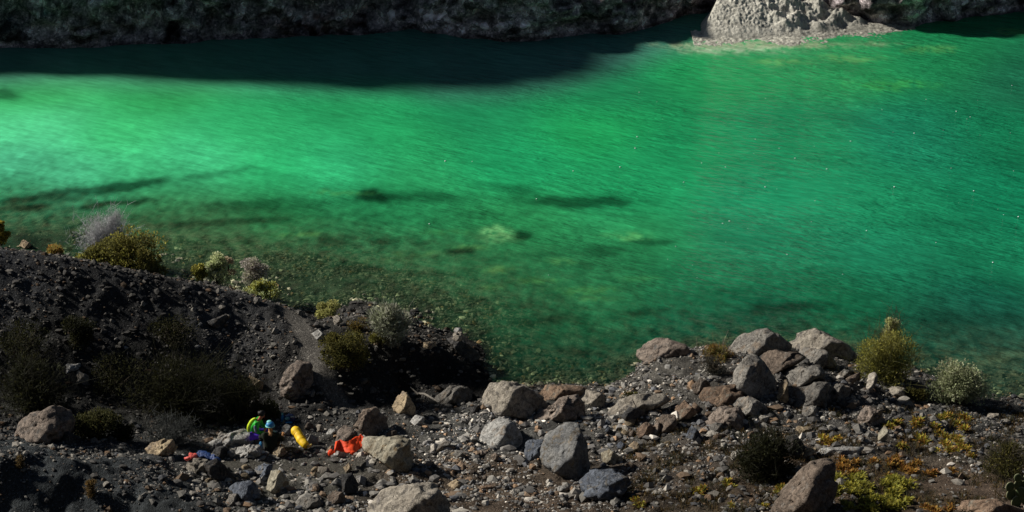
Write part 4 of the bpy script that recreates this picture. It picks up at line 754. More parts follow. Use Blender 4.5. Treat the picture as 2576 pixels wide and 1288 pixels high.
GY = [(0.270, 0.257, 0.054), (0.189, 0.189, 0.047), (0.324, 0.297, 0.081)]; OL = [(0.135, 0.128, 0.038), (0.095, 0.095, 0.030), (0.176, 0.155, 0.041)]
PG = [(0.405, 0.446, 0.243), (0.297, 0.338, 0.176), (0.486, 0.499, 0.324)]; SV = [(.7, .7, .69), (.6, .6, .58), (.48, .47, .47)]; DKO = [(0.032, 0.034, 0.014), (0.048, 0.048, 0.018), (0.021, 0.023, 0.011)]; OR = [(0.405, 0.243, 0.068), (0.297, 0.176, 0.054), (0.270, 0.243, 0.068)]
S = shrub
S(255, 632, 110, 78, SV, 'silver grey bare bush with a tall right-hand peak at the upper left shoreline', 'twig', 500, .05, at_z=.55, stemcol=(.5, .5, .51), clumps=30)
S(292, 630, 42, 96, SV, 'taller silver grey bare bush rising beside the silver bush at the upper left', 'twig', 300, .05, at_z=.55, stemcol=(.55, .55, .56), clumps=16)
S(318, 684, 165, 84, OL+GY[:1], 'wide olive shrub spilling over the crest below the silver bushes', 'leaf', 7000, .05, at_z=1.1, clumps=26)
S(378, 700, 80, 70, OL, 'olive shrub at the right end of the wide olive shrub', 'leaf', 2600, .045, at_z=1.1, clumps=12)
S(230, 672, 70, 45, OL+GY[:1], 'low olive-yellow shrub under the left silver bush', 'leaf', 2000, .045, at_z=1.3)
S(140, 655, 55, 38, OR, 'small orange-yellow bush on the crest near the left edge', 'leaf', 1500, .045, at_z=1.6)
S(3, 615, 46, 52, [(.28, .22, .04), (.2, .17, .03)], 'golden yellow bush cut by the left edge', 'leaf', 1500, .05, at_z=.3)
S(550, 712, 68, 66, PG, 'pale green tufted shrub left of the whitish pink one on the crest', 'leaf', 3200, .045, at_z=.9, clumps=13)
S(572, 690, 40, 42, [(.40, .34, .24), (.34, .28, .19)], 'cream flowering top behind the pale green tufted shrub', 'leaf', 900, .04, at_z=.7, clumps=6)
S(645, 706, 66, 54, [(.40, .36, .33), (.33, .30, .27), (.34, .34, .24)], 'whitish pink tufted shrub right of the pale green one', 'leaf', 2800, .042, at_z=.8, clumps=13)
S(500, 708, 40, 40, GY, 'yellow-green shrub left of the pale green tufted shrub', 'leaf', 1200, .045, at_z=1.0)
S(663, 752, 96, 42, PG[:1]+GY[:1]+[(.30, .32, .12)], 'spreading yellow-green shrub on the end of the crest', 'leaf', 3000, .045, at_z=.9, clumps=14)
S(832, 800, 72, 36, [(.32, .31, .12), (.26, .26, .09)], 'low yellow shrub at the shoreline above the footpath', 'leaf', 2000, .042, at_z=.5, clumps=10)
S(985, 868, 100, 96, [(.42, .44, .32), (.34, .37, .24), (.5, .5, .4)], 'grey-green reedy shrub at the root of the spit', 'twig', 2400, .11, stemcol=(.24, .25, .2), clumps=14)
S(960, 868, 60, 46, OL+GY[:1], 'green leafy shrub at the foot of the grey-green reedy one', 'leaf', 1600, .04)
S(875, 925, 108, 84, OL, 'olive shrub on the slope right of the footpath', 'leaf', 5200, .04, clumps=20)
S(835, 890, 60, 50, OL, 'small olive shrub touching the footpath', 'leaf', 1800, .04)
S(905, 835, 50, 30, [(.22, .15, .04), (.16, .13, .04)], 'rusty low shrub between the yellow shrub and the reedy one', 'leaf', 900, .035)
S(2228, 962, 150, 122, [tuple(min(.8, 1.6*v) for v in c) for c in GY], 'tall feathery yellow-green shrub behind the boulder cluster', 'twig', 7500, .055, stemcol=(.13, .13, .05), clumps=26, asp=.6)
S(2236, 905, 56, 104, [(.52, .54, .28), (.44, .46, .2)], 'pointed pale top shoot of the tall feathery shrub', 'twig', 3400, .05, at_z=1.1, clumps=14)
S(2408, 1018, 140, 92, PG, 'round pale green shrub at the right-hand shoreline', 'leaf', 7500, .045, clumps=30)
S(1925, 1208, 130, 120, DKO+[(.05, .055, .03)], 'large dark wispy bush in the middle right', 'twig', 5500, .07, stemcol=(.035, .035, .022), clumps=26)
S(2530, 1200, 120, 76, OL+DKO[:1], 'dull olive bush near the right edge', 'twig', 3500, .05, clumps=16)
S(2300, 1005, 60, 30, OL, 'dark undergrowth clump at the base of the tall feathery shrub', 'leaf', 1200, .04)
S(440, 1040, 290, 125, DKO, 'huge dark olive bush in the shade of the scree mound', 'twig', 4200, .07, stemcol=(.03, .03, .018), clumps=40)
S(600, 1060, 150, 100, DKO+[(.05, .05, .02)], 'dark olive bush behind the seated people', 'twig', 2600, .06, stemcol=(.03, .03, .018), clumps=24)
S(665, 1052, 80, 40, [(.075, .08, .03), (.05, .055, .02)], 'small green bush directly behind the dark-haired person', 'leaf', 1800, .04, clumps=10)
S(70, 1035, 190, 120, DKO+[(.05, .055, .03)], 'dark grassy bush at the left edge above the speckled boulder', 'twig', 3200, .08, stemcol=(.035, .035, .025), clumps=28)
S(245, 1105, 130, 62, [(.085, .085, .03), (.06, .065, .025), (.11, .105, .04)], 'yellow-green bush right of the speckled pinkish boulder', 'leaf', 4500, .042, clumps=18)
S(430, 1118, 130, 62, [(.10, .105, .10), (.07, .075, .07)], 'wispy grey bush left of the camp', 'twig', 2200, .05, stemcol=(.09, .095, .09), clumps=16)
S(310, 1110, 60, 50, DKO, 'blackish shrub between the yellow-green and the grey bush', 'leaf', 1500, .04)
S(430, 862, 120, 64, DKO+[(.05, .05, .02)], 'low dark shrub halfway up the scree mound', 'leaf', 1200, .04, clumps=16)
S(60, 905, 150, 80, DKO, 'dark shrub on the scree mound at the left edge', 'leaf', 1500, .045, clumps=18)
S(290, 985, 120, 90, DKO, 'very dark bush in the hollow right of the two pale rocks', 'leaf', 1100, .045, clumps=14)
S(190, 870, 90, 70, DKO, 'dark shrub on the scree above the two pale rocks', 'leaf', 2400, .04, clumps=12)
S(1795, 905, 110, 34, OR+GY[:1], 'orange and green tuft shrub left of the big domed boulder', 'twig', 1600, .05, stemcol=(.2, .15, .08), clumps=12)
S(1790, 940, 90, 34, [(.06, .06, .05)], 'grey low bush below the orange and green tuft', 'twig', 900, .045, clumps=9)
S(1590, 1000, 40, 18, OL, 'tiny green plant at the waterline above the long pale slab', 'leaf', 300, .035)
S(52, 1178, 24, 32, [(.20, .14, .06), (.15, .11, .05)], 'upper orange dry grass tuft on the bottom-left gravel', 'twig', 300, .06, name='grass_tuft', clumps=4, stemcol=(.2, .14, .07))
S(232, 1245, 30, 36, [(.24, .15, .05), (.17, .12, .05)], 'lower orange dry grass tuft on the bottom-left gravel', 'twig', 380, .06, name='grass_tuft', clumps=4, stemcol=(.22, .15, .07))
# thin bare twigs standing beside the domed boulder
for (u, v, du, dv, lb) in [(1808, 900, 22, 72, 'tall bare leaning twig beside the big domed boulder'), (1822, 900, -5, 50, 'short bare upright twig beside the big domed boulder'), (1755, 892, -4, 45, 'thin upright twig with a dry seed head right of the overhanging boulder')]:
    g = hit(u, v); D = np.linalg.norm(g-CO)/F; t = MB(); t.tube([[0, 0, -.05], [du*.4*D, .02, dv*.45*D], [du*D, 0, dv*D*1.05]], [.012, .01, .006], (.25, .23, .18), 4)
    if 'seed' in lb:
        V0, F0 = ico(2); t.add(V0*np.array([.07, .07, .09])*rng.uniform(.7, 1.3, (len(V0), 1))+np.array([du*D, 0, dv*D]), np.c_[F0, F0[:, :1]], (.2, .17, .12))
    tag(t.build('twig', M_twig, loc=g), lb, 'twig')
# spiky rosettes
def rosette(px, py, r, pal, seed):
    g = hit(px, py); r_ = np.random.default_rng(seed); D = np.linalg.norm(g-CO)/F; L_ = r*D*1.45; mb = MB()
    for h_ in range(r_.integers(4, 7)):
        o = np.array([r_.uniform(-.6, .6), r_.uniform(-.8, .8), 0])*L_*.8 if h_ else np.zeros(3)
        for k in range(24):
            a = r_.uniform(0, 6.28); el = r_.uniform(.15, 1.35); l = L_*r_.uniform(.5, .95); d = np.array([math.cos(a)*math.cos(el), math.sin(a)*math.cos(el), math.sin(el)]); s = np.array([-math.sin(a), math.cos(a), 0])*l*.11
            p0 = o+d*.1*l; p1 = o+d*l*.6+[0, 0, .05*l]; p2 = o+d*l-[0, 0, .1*l]
            c = np.array(pal[r_.integers(len(pal))])*r_.uniform(.6, 1.3)
            mb.add(np.array([p0-s, p0+s, p1+s*.8, p1-s*.8]), [[0, 1, 2, 3]], c*.7); mb.add(np.array([p1-s*.8, p1+s*.8, p2+s*.1, p2-s*.1]), [[0, 1, 2, 3]], c*1.2)
    return mb.build('rosette_plant', M_leaf, smooth=False, loc=g+[0, 0, .01])
YE = [(0.405, 0.351, 0.047), (0.297, 0.297, 0.054), (0.216, 0.203, 0.041)]; OO = [(0.432, 0.216, 0.041), (0.351, 0.230, 0.054), (0.270, 0.121, 0.041)]
RO = {
 'yellow spiky rosette carpeting the big brown boulder at the bottom right': (YE, [(2061, 1242, 17), (2085, 1252, 15), (2030, 1272, 17), (2060, 1280, 18), (2130, 1222, 15), (2160, 1210, 16), (2145, 1240, 14), (2180, 1270, 20), (2210, 1262, 18), (2235, 1278, 18), (2255, 1240, 15), (2225, 1222, 15), (2250, 1210, 14), (2265, 1225, 14), (2195, 1290, 20), (2140, 1285, 18)]),
 'orange spiky rosette on the dark bank above the big brown boulder': (OO, [(2113, 1180, 16), (2125, 1170, 14), (2148, 1192, 13), (2240, 1170, 18), (2255, 1160, 14), (2275, 1185, 14), (2305, 1168, 14), (2340, 1195, 16), (2290, 1178, 14), (2395, 1190, 13)]),
 'yellow-orange rosette among the stones right of the upright pale slab': (YE[:2]+OO[:2], [(2310, 1068, 17), (2302, 1072, 14), (2240, 1078, 16), (2255, 1068, 13), (2375, 1060, 16), (2390, 1052, 13), (2315, 1110, 18), (2330, 1120, 15), (2378, 1125, 17), (2395, 1138, 16), (2425, 1135, 16), (2355, 1078, 13), (2405, 1070, 14), (2440, 1150, 13)]),
 'orange-yellow rosette left of the long flat whitish slab': (YE[:1]+OO[:2], [(2075, 1112, 16), (2092, 1118, 15), (2060, 1118, 12), (2105, 1108, 12)]),
 'small spiky rosette in the dirt below the dark wispy bush': (YE+OO[:1], [(1757, 1242, 14), (1765, 1232, 12), (1825, 1215, 13), (1835, 1225, 12), (1955, 1240, 12), (1962, 1228, 12), (1925, 1280, 12), (1600, 1262, 12), (1612, 1275, 12), (1840, 1275, 11)]),
 'reddish rosette along the bottom edge left of the corner boulder': (OO, [(2350, 1288, 15), (2385, 1282, 13), (2330, 1278, 12)]),
}
_x = np.random.default_rng(77)
RO['yellow spiky rosette carpeting the big brown boulder at the bottom right'][1].extend([(float(_x.uniform(2085, 2290)), float(_x.uniform(1205, 1290)), float(_x.uniform(13, 19))) for _ in range(34)])
RO['orange spiky rosette on the dark bank above the big brown boulder'][1].extend([(float(_x.uniform(2110, 2400)), float(_x.uniform(1160, 1205)), float(_x.uniform(11, 16))) for _ in range(12)])
RO['yellow-orange rosette among the stones right of the upright pale slab'][1].extend([(float(_x.uniform(2240, 2450)), float(_x.uniform(1045, 1140)), float(_x.uniform(11, 16))) for _ in range(12)])
for lab, (pal, L_) in RO.items():
    for k, (a, b, c) in enumerate(L_): tag(rosette(a, b, c, pal, int(a*7+b)), lab, 'rosette plant', lab.replace('rosette', 'rosettes', 1))
# dry scrubby ground cover on the right-hand slope
mb = MB()
for k in range(5200):
    u = rng.uniform(1560, 2576); v = rng.uniform(1030, 1288)
    if fbm(np.array([[u*.012, v*.025, 0]]), 3, 4)[0] < .08: continue
    g = hit(u, v); c = np.array([(.10, .07, .03), (.06, .06, .03), (.13, .085, .03), (.045, .04, .03)][rng.integers(4)])
    for j in range(7):
        d = rng.normal(size=3)*.6+[0, 0, .9]; d = d/np.linalg.norm(d)*rng.uniform(.07, .2); s = np.cross(d, rng.normal(size=3)); s = s/np.linalg.norm(s)*.011
        o_ = g+rng.normal(size=3)*[.05, .05, 0]; mb.add(np.array([o_-s, o_+s, o_+d+s*.3, o_+d-s*.3]), [[0, 1, 2, 3]], c*rng.uniform(.6, 1.4))
tag(mb.build('ground_cover', M_leaf, smooth=False), 'low dry brown ground cover over the right-hand slope', kind='stuff')
# prickly pear at the bottom right
g = hit(2556, 1275); cac = empty('cactus', g, 'pale-rimmed prickly pear cactus at the bottom right edge', 'cactus')
V0, F0 = ico(3); M_cac = attr_mat('cactus_skin', .7, .2, (.7, 1.3), 30)
pads = [(0, 0, .14, .15), (-.14, .05, .34, .14), (.1, .0, .40, .15), (.02, .05, .62, .13), (-.2, .0, .58, .12), (.22, .05, .62, .12), (.26, 0, .2, .14), (-.02, .0, .84, .1), (.2, 0, .84, .1)]
for (a, b, c, r) in pads:
    ang = rng.uniform(-.5, .5); V = V0*np.array([r, r*.28, r*1.2]); rim = np.clip((np.hypot(V0[:, 0], V0[:, 2])-.93)/.07, 0, 1)[:, None]
    Vr = np.stack([V[:, 0]*math.cos(ang)+V[:, 1]*math.sin(ang), V[:, 1]*math.cos(ang)-V[:, 0]*math.sin(ang), V[:, 2]], 1)
    mbp = MB(); mbp.add(Vr+np.array([a, b, c]), F0, np.array([.06, .085, .035])*(1-rim)+np.array([.34, .34, .2])*rim); mbp.build('pad', M_cac, cac)
# driftwood branch
a, b_ = hit(1040, 995), hit(1105, 1016); mb = MB(); mb.tube([a+[0, 0, .05], a*.6+b_*.4+[.02, .1, .12], b_+[0, 0, .05]], [.05, .04, .03], (.22, .20, .17), 7); mb.tube([a*.8+b_*.2+[0, 0, .1], a+[-.1, .15, .22]], [.03, .015], (.2, .18, .15), 5)
tag(mb.build('driftwood', M_twig), 'bleached driftwood branch between the pyramid rock and the dark grey hump boulder', 'driftwood')
# ------------------------------------------------------------------ people
def skinmesh(name, verts, edges, radii, mat, parent, root=0, sub=2):
    me = bpy.data.meshes.new(name); me.from_pydata([tuple(v) for v in verts], edges, []); me.materials.append(mat)
    o = obj(name, me, parent); sk = o.modifiers.new('skin', 'SKIN'); sk.use_smooth_shade = True
    for i, r in enumerate(radii):
        sv = me.skin_vertices[0].data[i]; rr = r if isinstance(r, tuple) else (r, r); sv.radius = rr; sv.use_root = (i == root)
    ss = o.modifiers.new('sub', 'SUBSURF'); ss.levels = sub; ss.render_levels = sub
    for p_ in me.polygons: p_.use_smooth = True
    return o
class SK:
    def __init__(s): s.v = []; s.e = []; s.r = []
    def p(s, co, r, par=None):
        s.v.append(co); s.r.append(r); i = len(s.v)-1
        if par is not None: s.e.append((par, i))
        return i
def hand(s, wr, wi, d, side, up):
    d = np.array(d, float); d /= np.linalg.norm(d); up = np.array(up, float); sdv = np.cross(d, up); sdv /= np.linalg.norm(sdv); w = np.array(wr)
    palm = s.p(tuple(w+d*.05), (.036, .018), wi)
    for k, (o, l) in enumerate([(-.028, .062), (-.01, .074), (.01, .07), (.028, .055)]):
        b = w+d*.088+sdv*o; a = s.p(tuple(b), .0095, palm); m_ = s.p(tuple(b+d*l*.55-up*.012), .0088, a); s.p(tuple(b+d*l*.9-up*.034), .0078, m_)
    t0 = s.p(tuple(w+d*.035+sdv*side*.036-up*.006), .011, palm); s.p(tuple(w+d*.078+sdv*side*.058-up*.018), .0095, t0)
M_skin1 = flat_mat('ruddy_skin', (.42, .13, .07), .6, .3, .05); M_skin2 = flat_mat('tanned_skin', (.55, .27, .10), .6, .3, .05)
M_green = flat_mat('green_jacket', (.02, .42, .03), .6, .3, .1); M_lime = flat_mat('lime_yellow', (.65, .85, .03), .6, .3, .1); M_dark = flat_mat('dark_cloth', (.02, .022, .022), .8, .15); M_navy = flat_mat('navy_cloth', (.03, .05, .12), .8, .2)
M_purple = flat_mat('purple_cloth', (.11, .04, .6), .7, .2); M_hair = flat_mat('dark_hair', (.012, .01, .008), .6, .3); M_greycl = flat_mat('grey_cloth', (.16, .17, .24), .8, .2); M_boot = flat_mat('boot', (.03, .025, .02), .7, .2)
M_dkgreen = flat_mat('dark_green_cloth', (.02, .026, .017), .85, .1); M_blue = flat_mat('bright_blue', (.03, .25, .55), .5, .4, .1); M_cyan = flat_mat('cyan_trim', (.25, .66, .62), .6, .3); M_mint = flat_mat('mint_cloth', (.35, .58, .45), .7, .2)
M_eye = flat_mat('eye', (.02, .015, .01), .3, .5, 0)

def blob(name, c, r, mat, parent, ax=None, rough=.06, sub=3, seed=1, cut=None):
    V, Fc = ico(sub); V = V*np.array(r); V = V*(1+rough*fbm(V/max(r)*2+seed*5, 3, seed))[:, None]
    if cut is not None: V[:, 2] = np.maximum(V[:, 2], cut)
    return obj(name, mesh_np(name, V+np.array(c), Fc, mat), parent)

# person 1: sits on the whitish rock, bent forward, facing right
g1 = at(637, 1090, hit(637, 1118)[2]+.42)-[0, 0, .42]
p1 = empty('person', g1, 'dark-haired person in a green and lime jacket sitting bent forward on the whitish rock', 'person', rz=R(-8))
s = SK(); pel = s.p((0, 0, .42), (.13, .12)); sp1 = s.p((.03, 0, .56), (.12, .11), pel); ch = s.p((.11, 0, .74), (.12, .15), sp1); nk0 = s.p((.19, 0, .87), .06, ch); nk = s.p((.235, 0, .93), .05, nk0)
hd = s.p((.275, 0, 1.0), (.078, .072), nk); hd2 = s.p((.30, 0, 1.06), (.075, .07), hd); s.p((.365, 0, 1.0), .016, hd)
arms = []
for sd in (-1, 1):
    sh = s.p((.14, .17*sd, .81), .06, ch); el = s.p((.20, .25*sd, .58), .042, sh); wr = s.p((.40, .13*sd+.02, .52), .028, el); hand(s, (.40, .13*sd+.02, .52), wr, (.9, -.3*sd, -.1), -sd, (0, 0, 1))
    hp = s.p((.06, .11*sd, .40), .085, pel); kn = s.p((.44, .14*sd, .46), .058, hp); an = s.p((.40, .15*sd, .09), .04, kn); s.p((.55, .16*sd, .05), .034, an)
skinmesh('body', s.v, s.e, s.r, M_skin1, p1)
j = SK(); a = j.p((-.01, 0, .42), (.15, .15)); b = j.p((.02, 0, .58), (.15, .145), a); c = j.p((.10, 0, .76), (.15, .19), b); d = j.p((.185, 0, .865), .082, c)
for sd in (-1, 1):
    e_ = j.p((.14, .18*sd, .81), .082, c); f_ = j.p((.20, .26*sd, .58), .062, e_); j.p((.38, .145*sd+.015, .525), .045, f_)
skinmesh('jacket', j.v, j.e, j.r, M_green, p1)
# lime back panel and grey sleeve panel
def panel(name, pts, rad, mat, parent, k=8):
    mb = MB(); mb.tube(pts, rad, (1, 1, 1), k); o = mb.build(name, mat, parent); return o
skinmesh('back_panel', [(-.11, -.03, .47), (-.115, -.05, .60), (-.06, -.07, .76), (.03, -.07, .88), (.12, -.05, .935)], [(0, 1), (1, 2), (2, 3), (3, 4)], [.05, .065, .07, .06, .035], M_lime, p1, root=2)
skinmesh('sleeve_panel', [(.12, -.235, .80), (.14, -.285, .70), (.18, -.315, .60)], [(0, 1), (1, 2)], [.04, .045, .035], M_greycl, p1, root=1, sub=2)
t = SK(); a = t.p((.0, 0, .40), (.14, .13))
for sd in (-1, 1):
    h_ = t.p((.06, .11*sd, .40), .105, a); k_ = t.p((.44, .14*sd, .46), .075, h_); t.p((.40, .15*sd, .12), .058, k_)
skinmesh('trousers', t.v, t.e, t.r, M_purple, p1)
for sd in (-1, 1): skinmesh('boot', [(.40, .15*sd, .13), (.40, .15*sd, .055), (.57, .16*sd, .045)], [(0, 1), (1, 2)], [.055, .055, .045], M_boot, p1, root=1)
blob('hair', (.272, .0, 1.075), (.112, .098, .085), M_hair, p1, rough=.2, seed=4)
for sd in (-1, 1): blob('eye', (.352, .032*sd, 1.035), (.012, .012, .009), M_eye, p1, rough=0, sub=2)
blob('mouth', (.345, 0, .955), (.012, .025, .006), flat_mat('lips', (.3, .05, .04)), p1, rough=0, sub=2)

# person 2: sits with the back to the camera, blue hat
g2 = at(682, 1136, hit(682, 1140)[2]+.12)-[0, 0, .12]
p2 = empty('person', g2, 'person in a dark green jacket and blue hat seated with back to the camera', 'person', rz=R(5))
s = SK(); pel = s.p((0, 0, .16), (.15, .13)); sp1 = s.p((0, .03, .33), (.13, .11), pel); ch = s.p((0, .08, .54), (.16, .11), sp1); nk0 = s.p((0, .12, .68), .06, ch); nk = s.p((0, .14, .75), .05, nk0)
hd = s.p((0, .16, .82), (.072, .078), nk); hd2 = s.p((0, .165, .89), (.07, .075), hd); s.p((0, .255, .83), .016, hd)
for sd in (-1, 1):
    tgt = (-.16, .42, .62) if sd < 0 else (.34, .34, .48)
    el = (-.30, .26, .44) if sd < 0 else (.33, .14, .38)
    sh = s.p((.19*sd, .09, .62), .06, ch); e_ = s.p(el, .042, sh); w_ = s.p(tgt, .03, e_); hand(s, tgt, w_, (.3 if sd < 0 else .1, .8, .2), sd, (0, 0, 1))
    hp = s.p((.11*sd, .06, .16), .09, pel); kn = s.p((.24*sd, .42, .36), .06, hp); an = s.p((.18*sd, .46, .06), .042, kn); s.p((.2*sd, .60, .03), .034, an)
skinmesh('body', s.v, s.e, s.r, M_skin2, p2)
j = SK(); a = j.p((0, 0, .15), (.2, .17)); b = j.p((0, .03, .33), (.2, .15), a); c = j.p((0, .08, .54), (.21, .14), b); d = j.p((0, .12, .67), .085, c)
for sd in (-1, 1):
    e_ = j.p((.19*sd, .09, .61), .09, c); f_ = j.p((-.31, .26, .44) if sd < 0 else (.33, .14, .38), .068, e_); j.p((-.20, .385, .58) if sd < 0 else (.335, .28, .45), .05, f_)
skinmesh('jacket', j.v, j.e, j.r, M_dkgreen, p2)
t = SK(); a = t.p((0, .02, .13), (.17, .15))
for sd in (-1, 1):
    h_ = t.p((.11*sd, .06, .16), .11, a); k_ = t.p((.24*sd, .42, .36), .078, h_); t.p((.18*sd, .46, .09), .058, k_)
skinmesh('trousers', t.v, t.e, t.r, M_dark, p2)
for sd in (-1, 1): skinmesh('boot', [(.18*sd, .46, .1), (.18*sd, .46, .045), (.2*sd, .62, .035)], [(0, 1), (1, 2)], [.055, .05, .042], M_boot, p2, root=1)
hat = blob('hat', (0, .15, .905), (.118, .125, .105), M_blue, p2, rough=.03, seed=2, cut=-.04)
blob('hat_crown', (-.02, .17, .985), (.075, .08, .04), M_cyan, hat, rough=.05, seed=3)
mb = MB(); th = np.linspace(0, 2*math.pi, 25); mb.tube(np.stack([.12*np.cos(th), .15+.128*np.sin(th), th*0+.868], 1), .02, (1, 1, 1), 8); mb.build('hat_band', M_cyan, hat)
skinmesh('scarf', [(.07, .10, .74), (.13, .10, .70), (.20, .12, .62), (.27, .16, .56)], [(0, 1), (1, 2), (2, 3)], [.03, .028, .028, .02], M_mint, p2, root=1)
blob('nose', (0, .262, .83), (.012, .016, .016), M_skin2, p2, rough=0, sub=2)

# ------------------------------------------------------------------ camp things
def thing(name, loc, label, cat): return empty(name, loc, label, cat)
# yellow dry bag lying propped, long roll
a_ = at(738, 1078, .0+hit(740, 1100)[2]+.55); b_ = at(772, 1124, hit(772, 1130)[2]+.2)
yb = thing('dry_bag', b_-[0, 0, .15], 'long bright yellow dry bag propped against the whitish upright stone', 'bag')
A0 = a_-b_; u = np.linspace(0, 1, 30)[:, None]; pts = A0*(1-u)+np.array([0, 0, .15])+np.array([.012, 0, .01])*np.sin(u*7)
rad = (1+.05*np.sin(u[:, 0]*13)+.03*np.sin(u[:, 0]*31+2))*np.interp(u[:, 0], [0, .03, .1, .35, .5, .62, .9, .97, 1], [.02, .10, .135, .135, .128, .132, .125, .09, .02])
M_yel = flat_mat('yellow_vinyl', (.95, .60, .01), .6, .4, .08, bump=.5, scale=9); mb = MB(); mb.tube(pts, rad, (1, 1, 1), 14); mb.build('bag_body', M_yel, yb)
for q in (.3, .56):
    cpt = A0*(1-q)+np.array([0, 0, .15]); d = A0/np.linalg.norm(A0); ax1 = np.cross(d, [0, 0, 1]); ax1 /= np.linalg.norm(ax1); ax2 = np.cross(d, ax1); th = np.linspace(0, 2*math.pi, 20)
    mb = MB(); mb.tube(cpt+.122*(np.cos(th)[:, None]*ax1+np.sin(th)[:, None]*ax2), .011, (1, 1, 1), 5); mb.build('strap', flat_mat('orange_strap', (.6, .28, .02)), yb)
e1 = pts[-1]; mb = MB(); mb.tube([e1, e1+[.09, .02, .02], e1+[.14, .03, .06]], [.05, .045, .02], (1, 1, 1), 8); mb.build('roll_top', flat_mat('bag_collar', (.55, .42, .12)), yb)
# orange cloth draped over stones
def drape(name, outline, mat, zoff, parent, n=40, thick=.05, seed=3, amp=.08):
    O = np.array(outline, float); lo, hi = O.min(0), O.max(0)
    us = np.linspace(lo[0], hi[0], n); T = []; Bt = []
    for u_ in us:     # top and bottom edge of the outline at this column
        ys = []
        for p_, q_ in zip(O, np.roll(O, -1, 0)):
            if (p_[0]-u_)*(q_[0]-u_) <= 0 and p_[0] != q_[0]: ys.append(p_[1]+(q_[1]-p_[1])*(u_-p_[0])/(q_[0]-p_[0]))
        T.append(min(ys)); Bt.append(max(ys))
    m_ = 14; V = []
    for j_ in range(m_):
        for i in range(n):
            f = j_/(m_-1); py_ = T[i]*(1-f)+Bt[i]*f; g = at(us[i], py_, zoff[0]*(1-f)+zoff[1]*f); V.append(g)
    V = np.array(V); o0 = V.mean(0); V = V-o0
    V[:, 2] += fbm(V*5, 3, seed)*amp; V[:, 1] += fbm(V*4+7, 3, seed)*amp
    ob = obj(name, mesh_np(name, V, gridfaces(n, m_), mat), parent, loc=o0 if parent is None else o0-np.array(parent.location)); so = ob.modifiers.new('thick', 'SOLIDIFY'); so.thickness = thick; so.offset = -1
    return ob
M_org = flat_mat('orange_fabric', (.85, .07, .012), .65, .25, .12, scale=5)
gz_ = hit(868, 1150)[2]
oc = thing('orange_cloth', at(870, 1140, gz_), 'bright orange-red cloth draped over stones beside the blocky sandstone boulder', 'cloth')
drape('cloth_sheet', B("840,1134 843,1114 855,1107 872,1114 890,1103 909,1094 921,1103 914,1128 901,1130 887,1147 872,1139 858,1136"), M_org, (gz_+.62, gz_+.42), oc, amp=.035, thick=.07)
g = at(833, 1139, hit(833, 1144)[2]+.08); ob_ = thing('orange_ball', g-[0, 0, .08], 'small round orange-red stuff sack left of the orange cloth', 'stuff sack'); blob('sack_body', (0, 0, .08), (.095, .09, .11), M_org, ob_, rough=.12, seed=8); mb = MB(); mb.tube([[.04, 0, .17], [.08, .02, .23], [.12, .03, .28]], [.035, .03, .02], (1, 1, 1), 6); mb.build('sack_cord', M_dark, ob_)
# blue and salmon bag at the left
z0 = hit(520, 1165)[2]+.42
bb = thing('blue_bag', at(520, 1152, z0), 'flattened blue bag with a salmon-pink end lying on rocks at the left of the camp', 'bag')
drape('bag_body', B("496,1141 510,1139 530,1144 547,1152 551,1158 545,1163 520,1157 498,1152"), flat_mat('blue_nylon', (.006, .032, .13), .6, .3), (z0+.05, z0-.02), bb, thick=.12, amp=.04, seed=5)
drape('bag_end', B("472,1150 476,1146 496,1144 498,1154 484,1157 473,1156"), flat_mat('salmon_nylon', (.85, .14, .11), .6, .3), (z0+.06, z0), bb, thick=.1, amp=.03, seed=6)
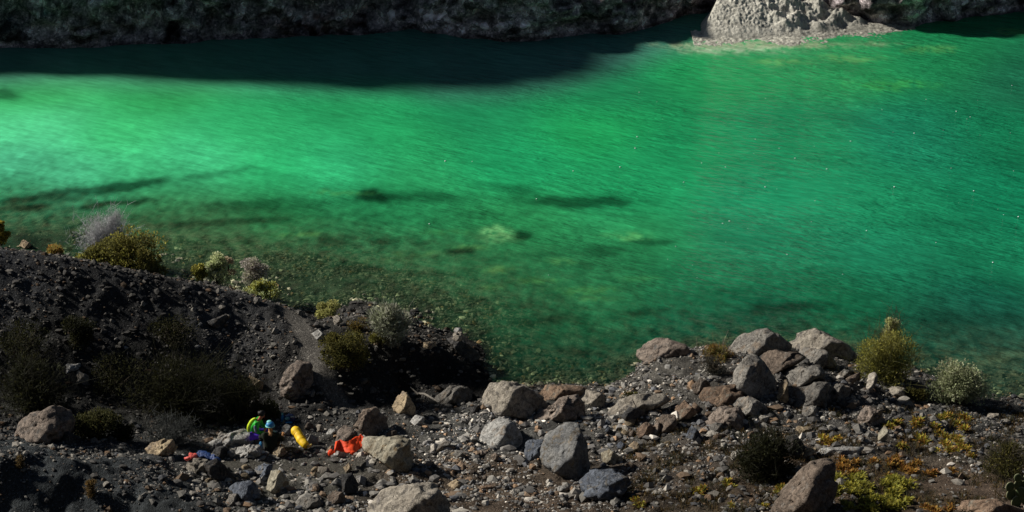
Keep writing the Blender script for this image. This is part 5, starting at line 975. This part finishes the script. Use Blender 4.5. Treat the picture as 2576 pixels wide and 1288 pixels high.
# blue bottle and gear bundle behind the camp
zb = hit(712, 1062)[2]
bt = thing('water_bottle', at(711, 1062, zb), 'upright blue bottle behind the whitish upright stone', 'bottle')
u = np.array([[0, 0, 0], [0, 0, .02], [0, 0, .18], [0, 0, .22], [0, 0, .26]]); mb = MB(); mb.tube(u, [.01, .05, .05, .025, .022], (1, 1, 1), 10); mb.build('bottle_body', M_blue, bt); mb = MB(); mb.tube([[0, 0, .255], [0, 0, .30]], [.028, .024], (1, 1, 1), 10); mb.build('cap', M_cyan, bt)
bu = thing('backpack', at(729, 1064, zb), 'dark backpack with blue and pale teal bits behind the camp', 'backpack')
blob('pack_body', (0, .05, .12), (.16, .12, .15), M_navy, bu, rough=.25, seed=3); blob('pocket', (-.06, -.04, .16), (.07, .06, .06), flat_mat('teal_cloth', (.12, .3, .32)), bu, rough=.3, seed=5); blob('strap_pad', (-.02, -.06, .05), (.1, .04, .03), M_blue, bu, rough=.3, seed=9); blob('rolled_top', (.08, .0, .2), (.06, .05, .04), flat_mat('pale_cloth', (.3, .34, .34)), bu, rough=.3, seed=6)
# small blue bag at the feet
g = at(658, 1130, hit(658, 1134)[2]); bl = thing('blue_pouch', g, 'small blue pouch on the ground left of the person in the blue hat', 'pouch'); blob('pouch_body', (0, 0, .13), (.07, .06, .12), flat_mat('mid_blue', (.03, .2, .42)), bl, rough=.2, seed=2); blob('pouch_base', (-.05, 0, .03), (.06, .06, .06), flat_mat('pale_blue_cloth', (.2, .3, .42)), bl, rough=.2, seed=7)

# ------------------------------------------------------------------ light
SUN = np.array([-.80, .28, .53]); SUN /= np.linalg.norm(SUN)
ld = bpy.data.lights.new('sun', 'SUN'); lo_ = bpy.data.objects.new('sun', ld); COL.objects.link(lo_)
ld.energy = 5.6; ld.angle = R(4.5); ld.color = (1.0, .95, .87)
lo_.rotation_euler = Vector(SUN).to_track_quat('Z', 'Y').to_euler()
w = bpy.data.worlds.new('World'); scn.world = w; w.use_nodes = True; nt = w.node_tree; nt.nodes.clear()
sk = nt.nodes.new('ShaderNodeTexSky'); sk.sky_type = 'NISHITA'; sk.sun_disc = False; sk.sun_elevation = math.asin(SUN[2]); sk.sun_rotation = math.atan2(SUN[0], SUN[1])
bg = nt.nodes.new('ShaderNodeBackground'); bg.inputs[1].default_value = .032; wo = nt.nodes.new('ShaderNodeOutputWorld')
nt.links.new(sk.outputs[0], bg.inputs[0]); nt.links.new(bg.outputs[0], wo.inputs[0])
scn.view_settings.view_transform = 'Standard'; scn.view_settings.look = 'None'; scn.view_settings.exposure = 0
scn.render.engine = 'CYCLES'; scn.cycles.max_bounces = 5; scn.cycles.transparent_max_bounces = 8
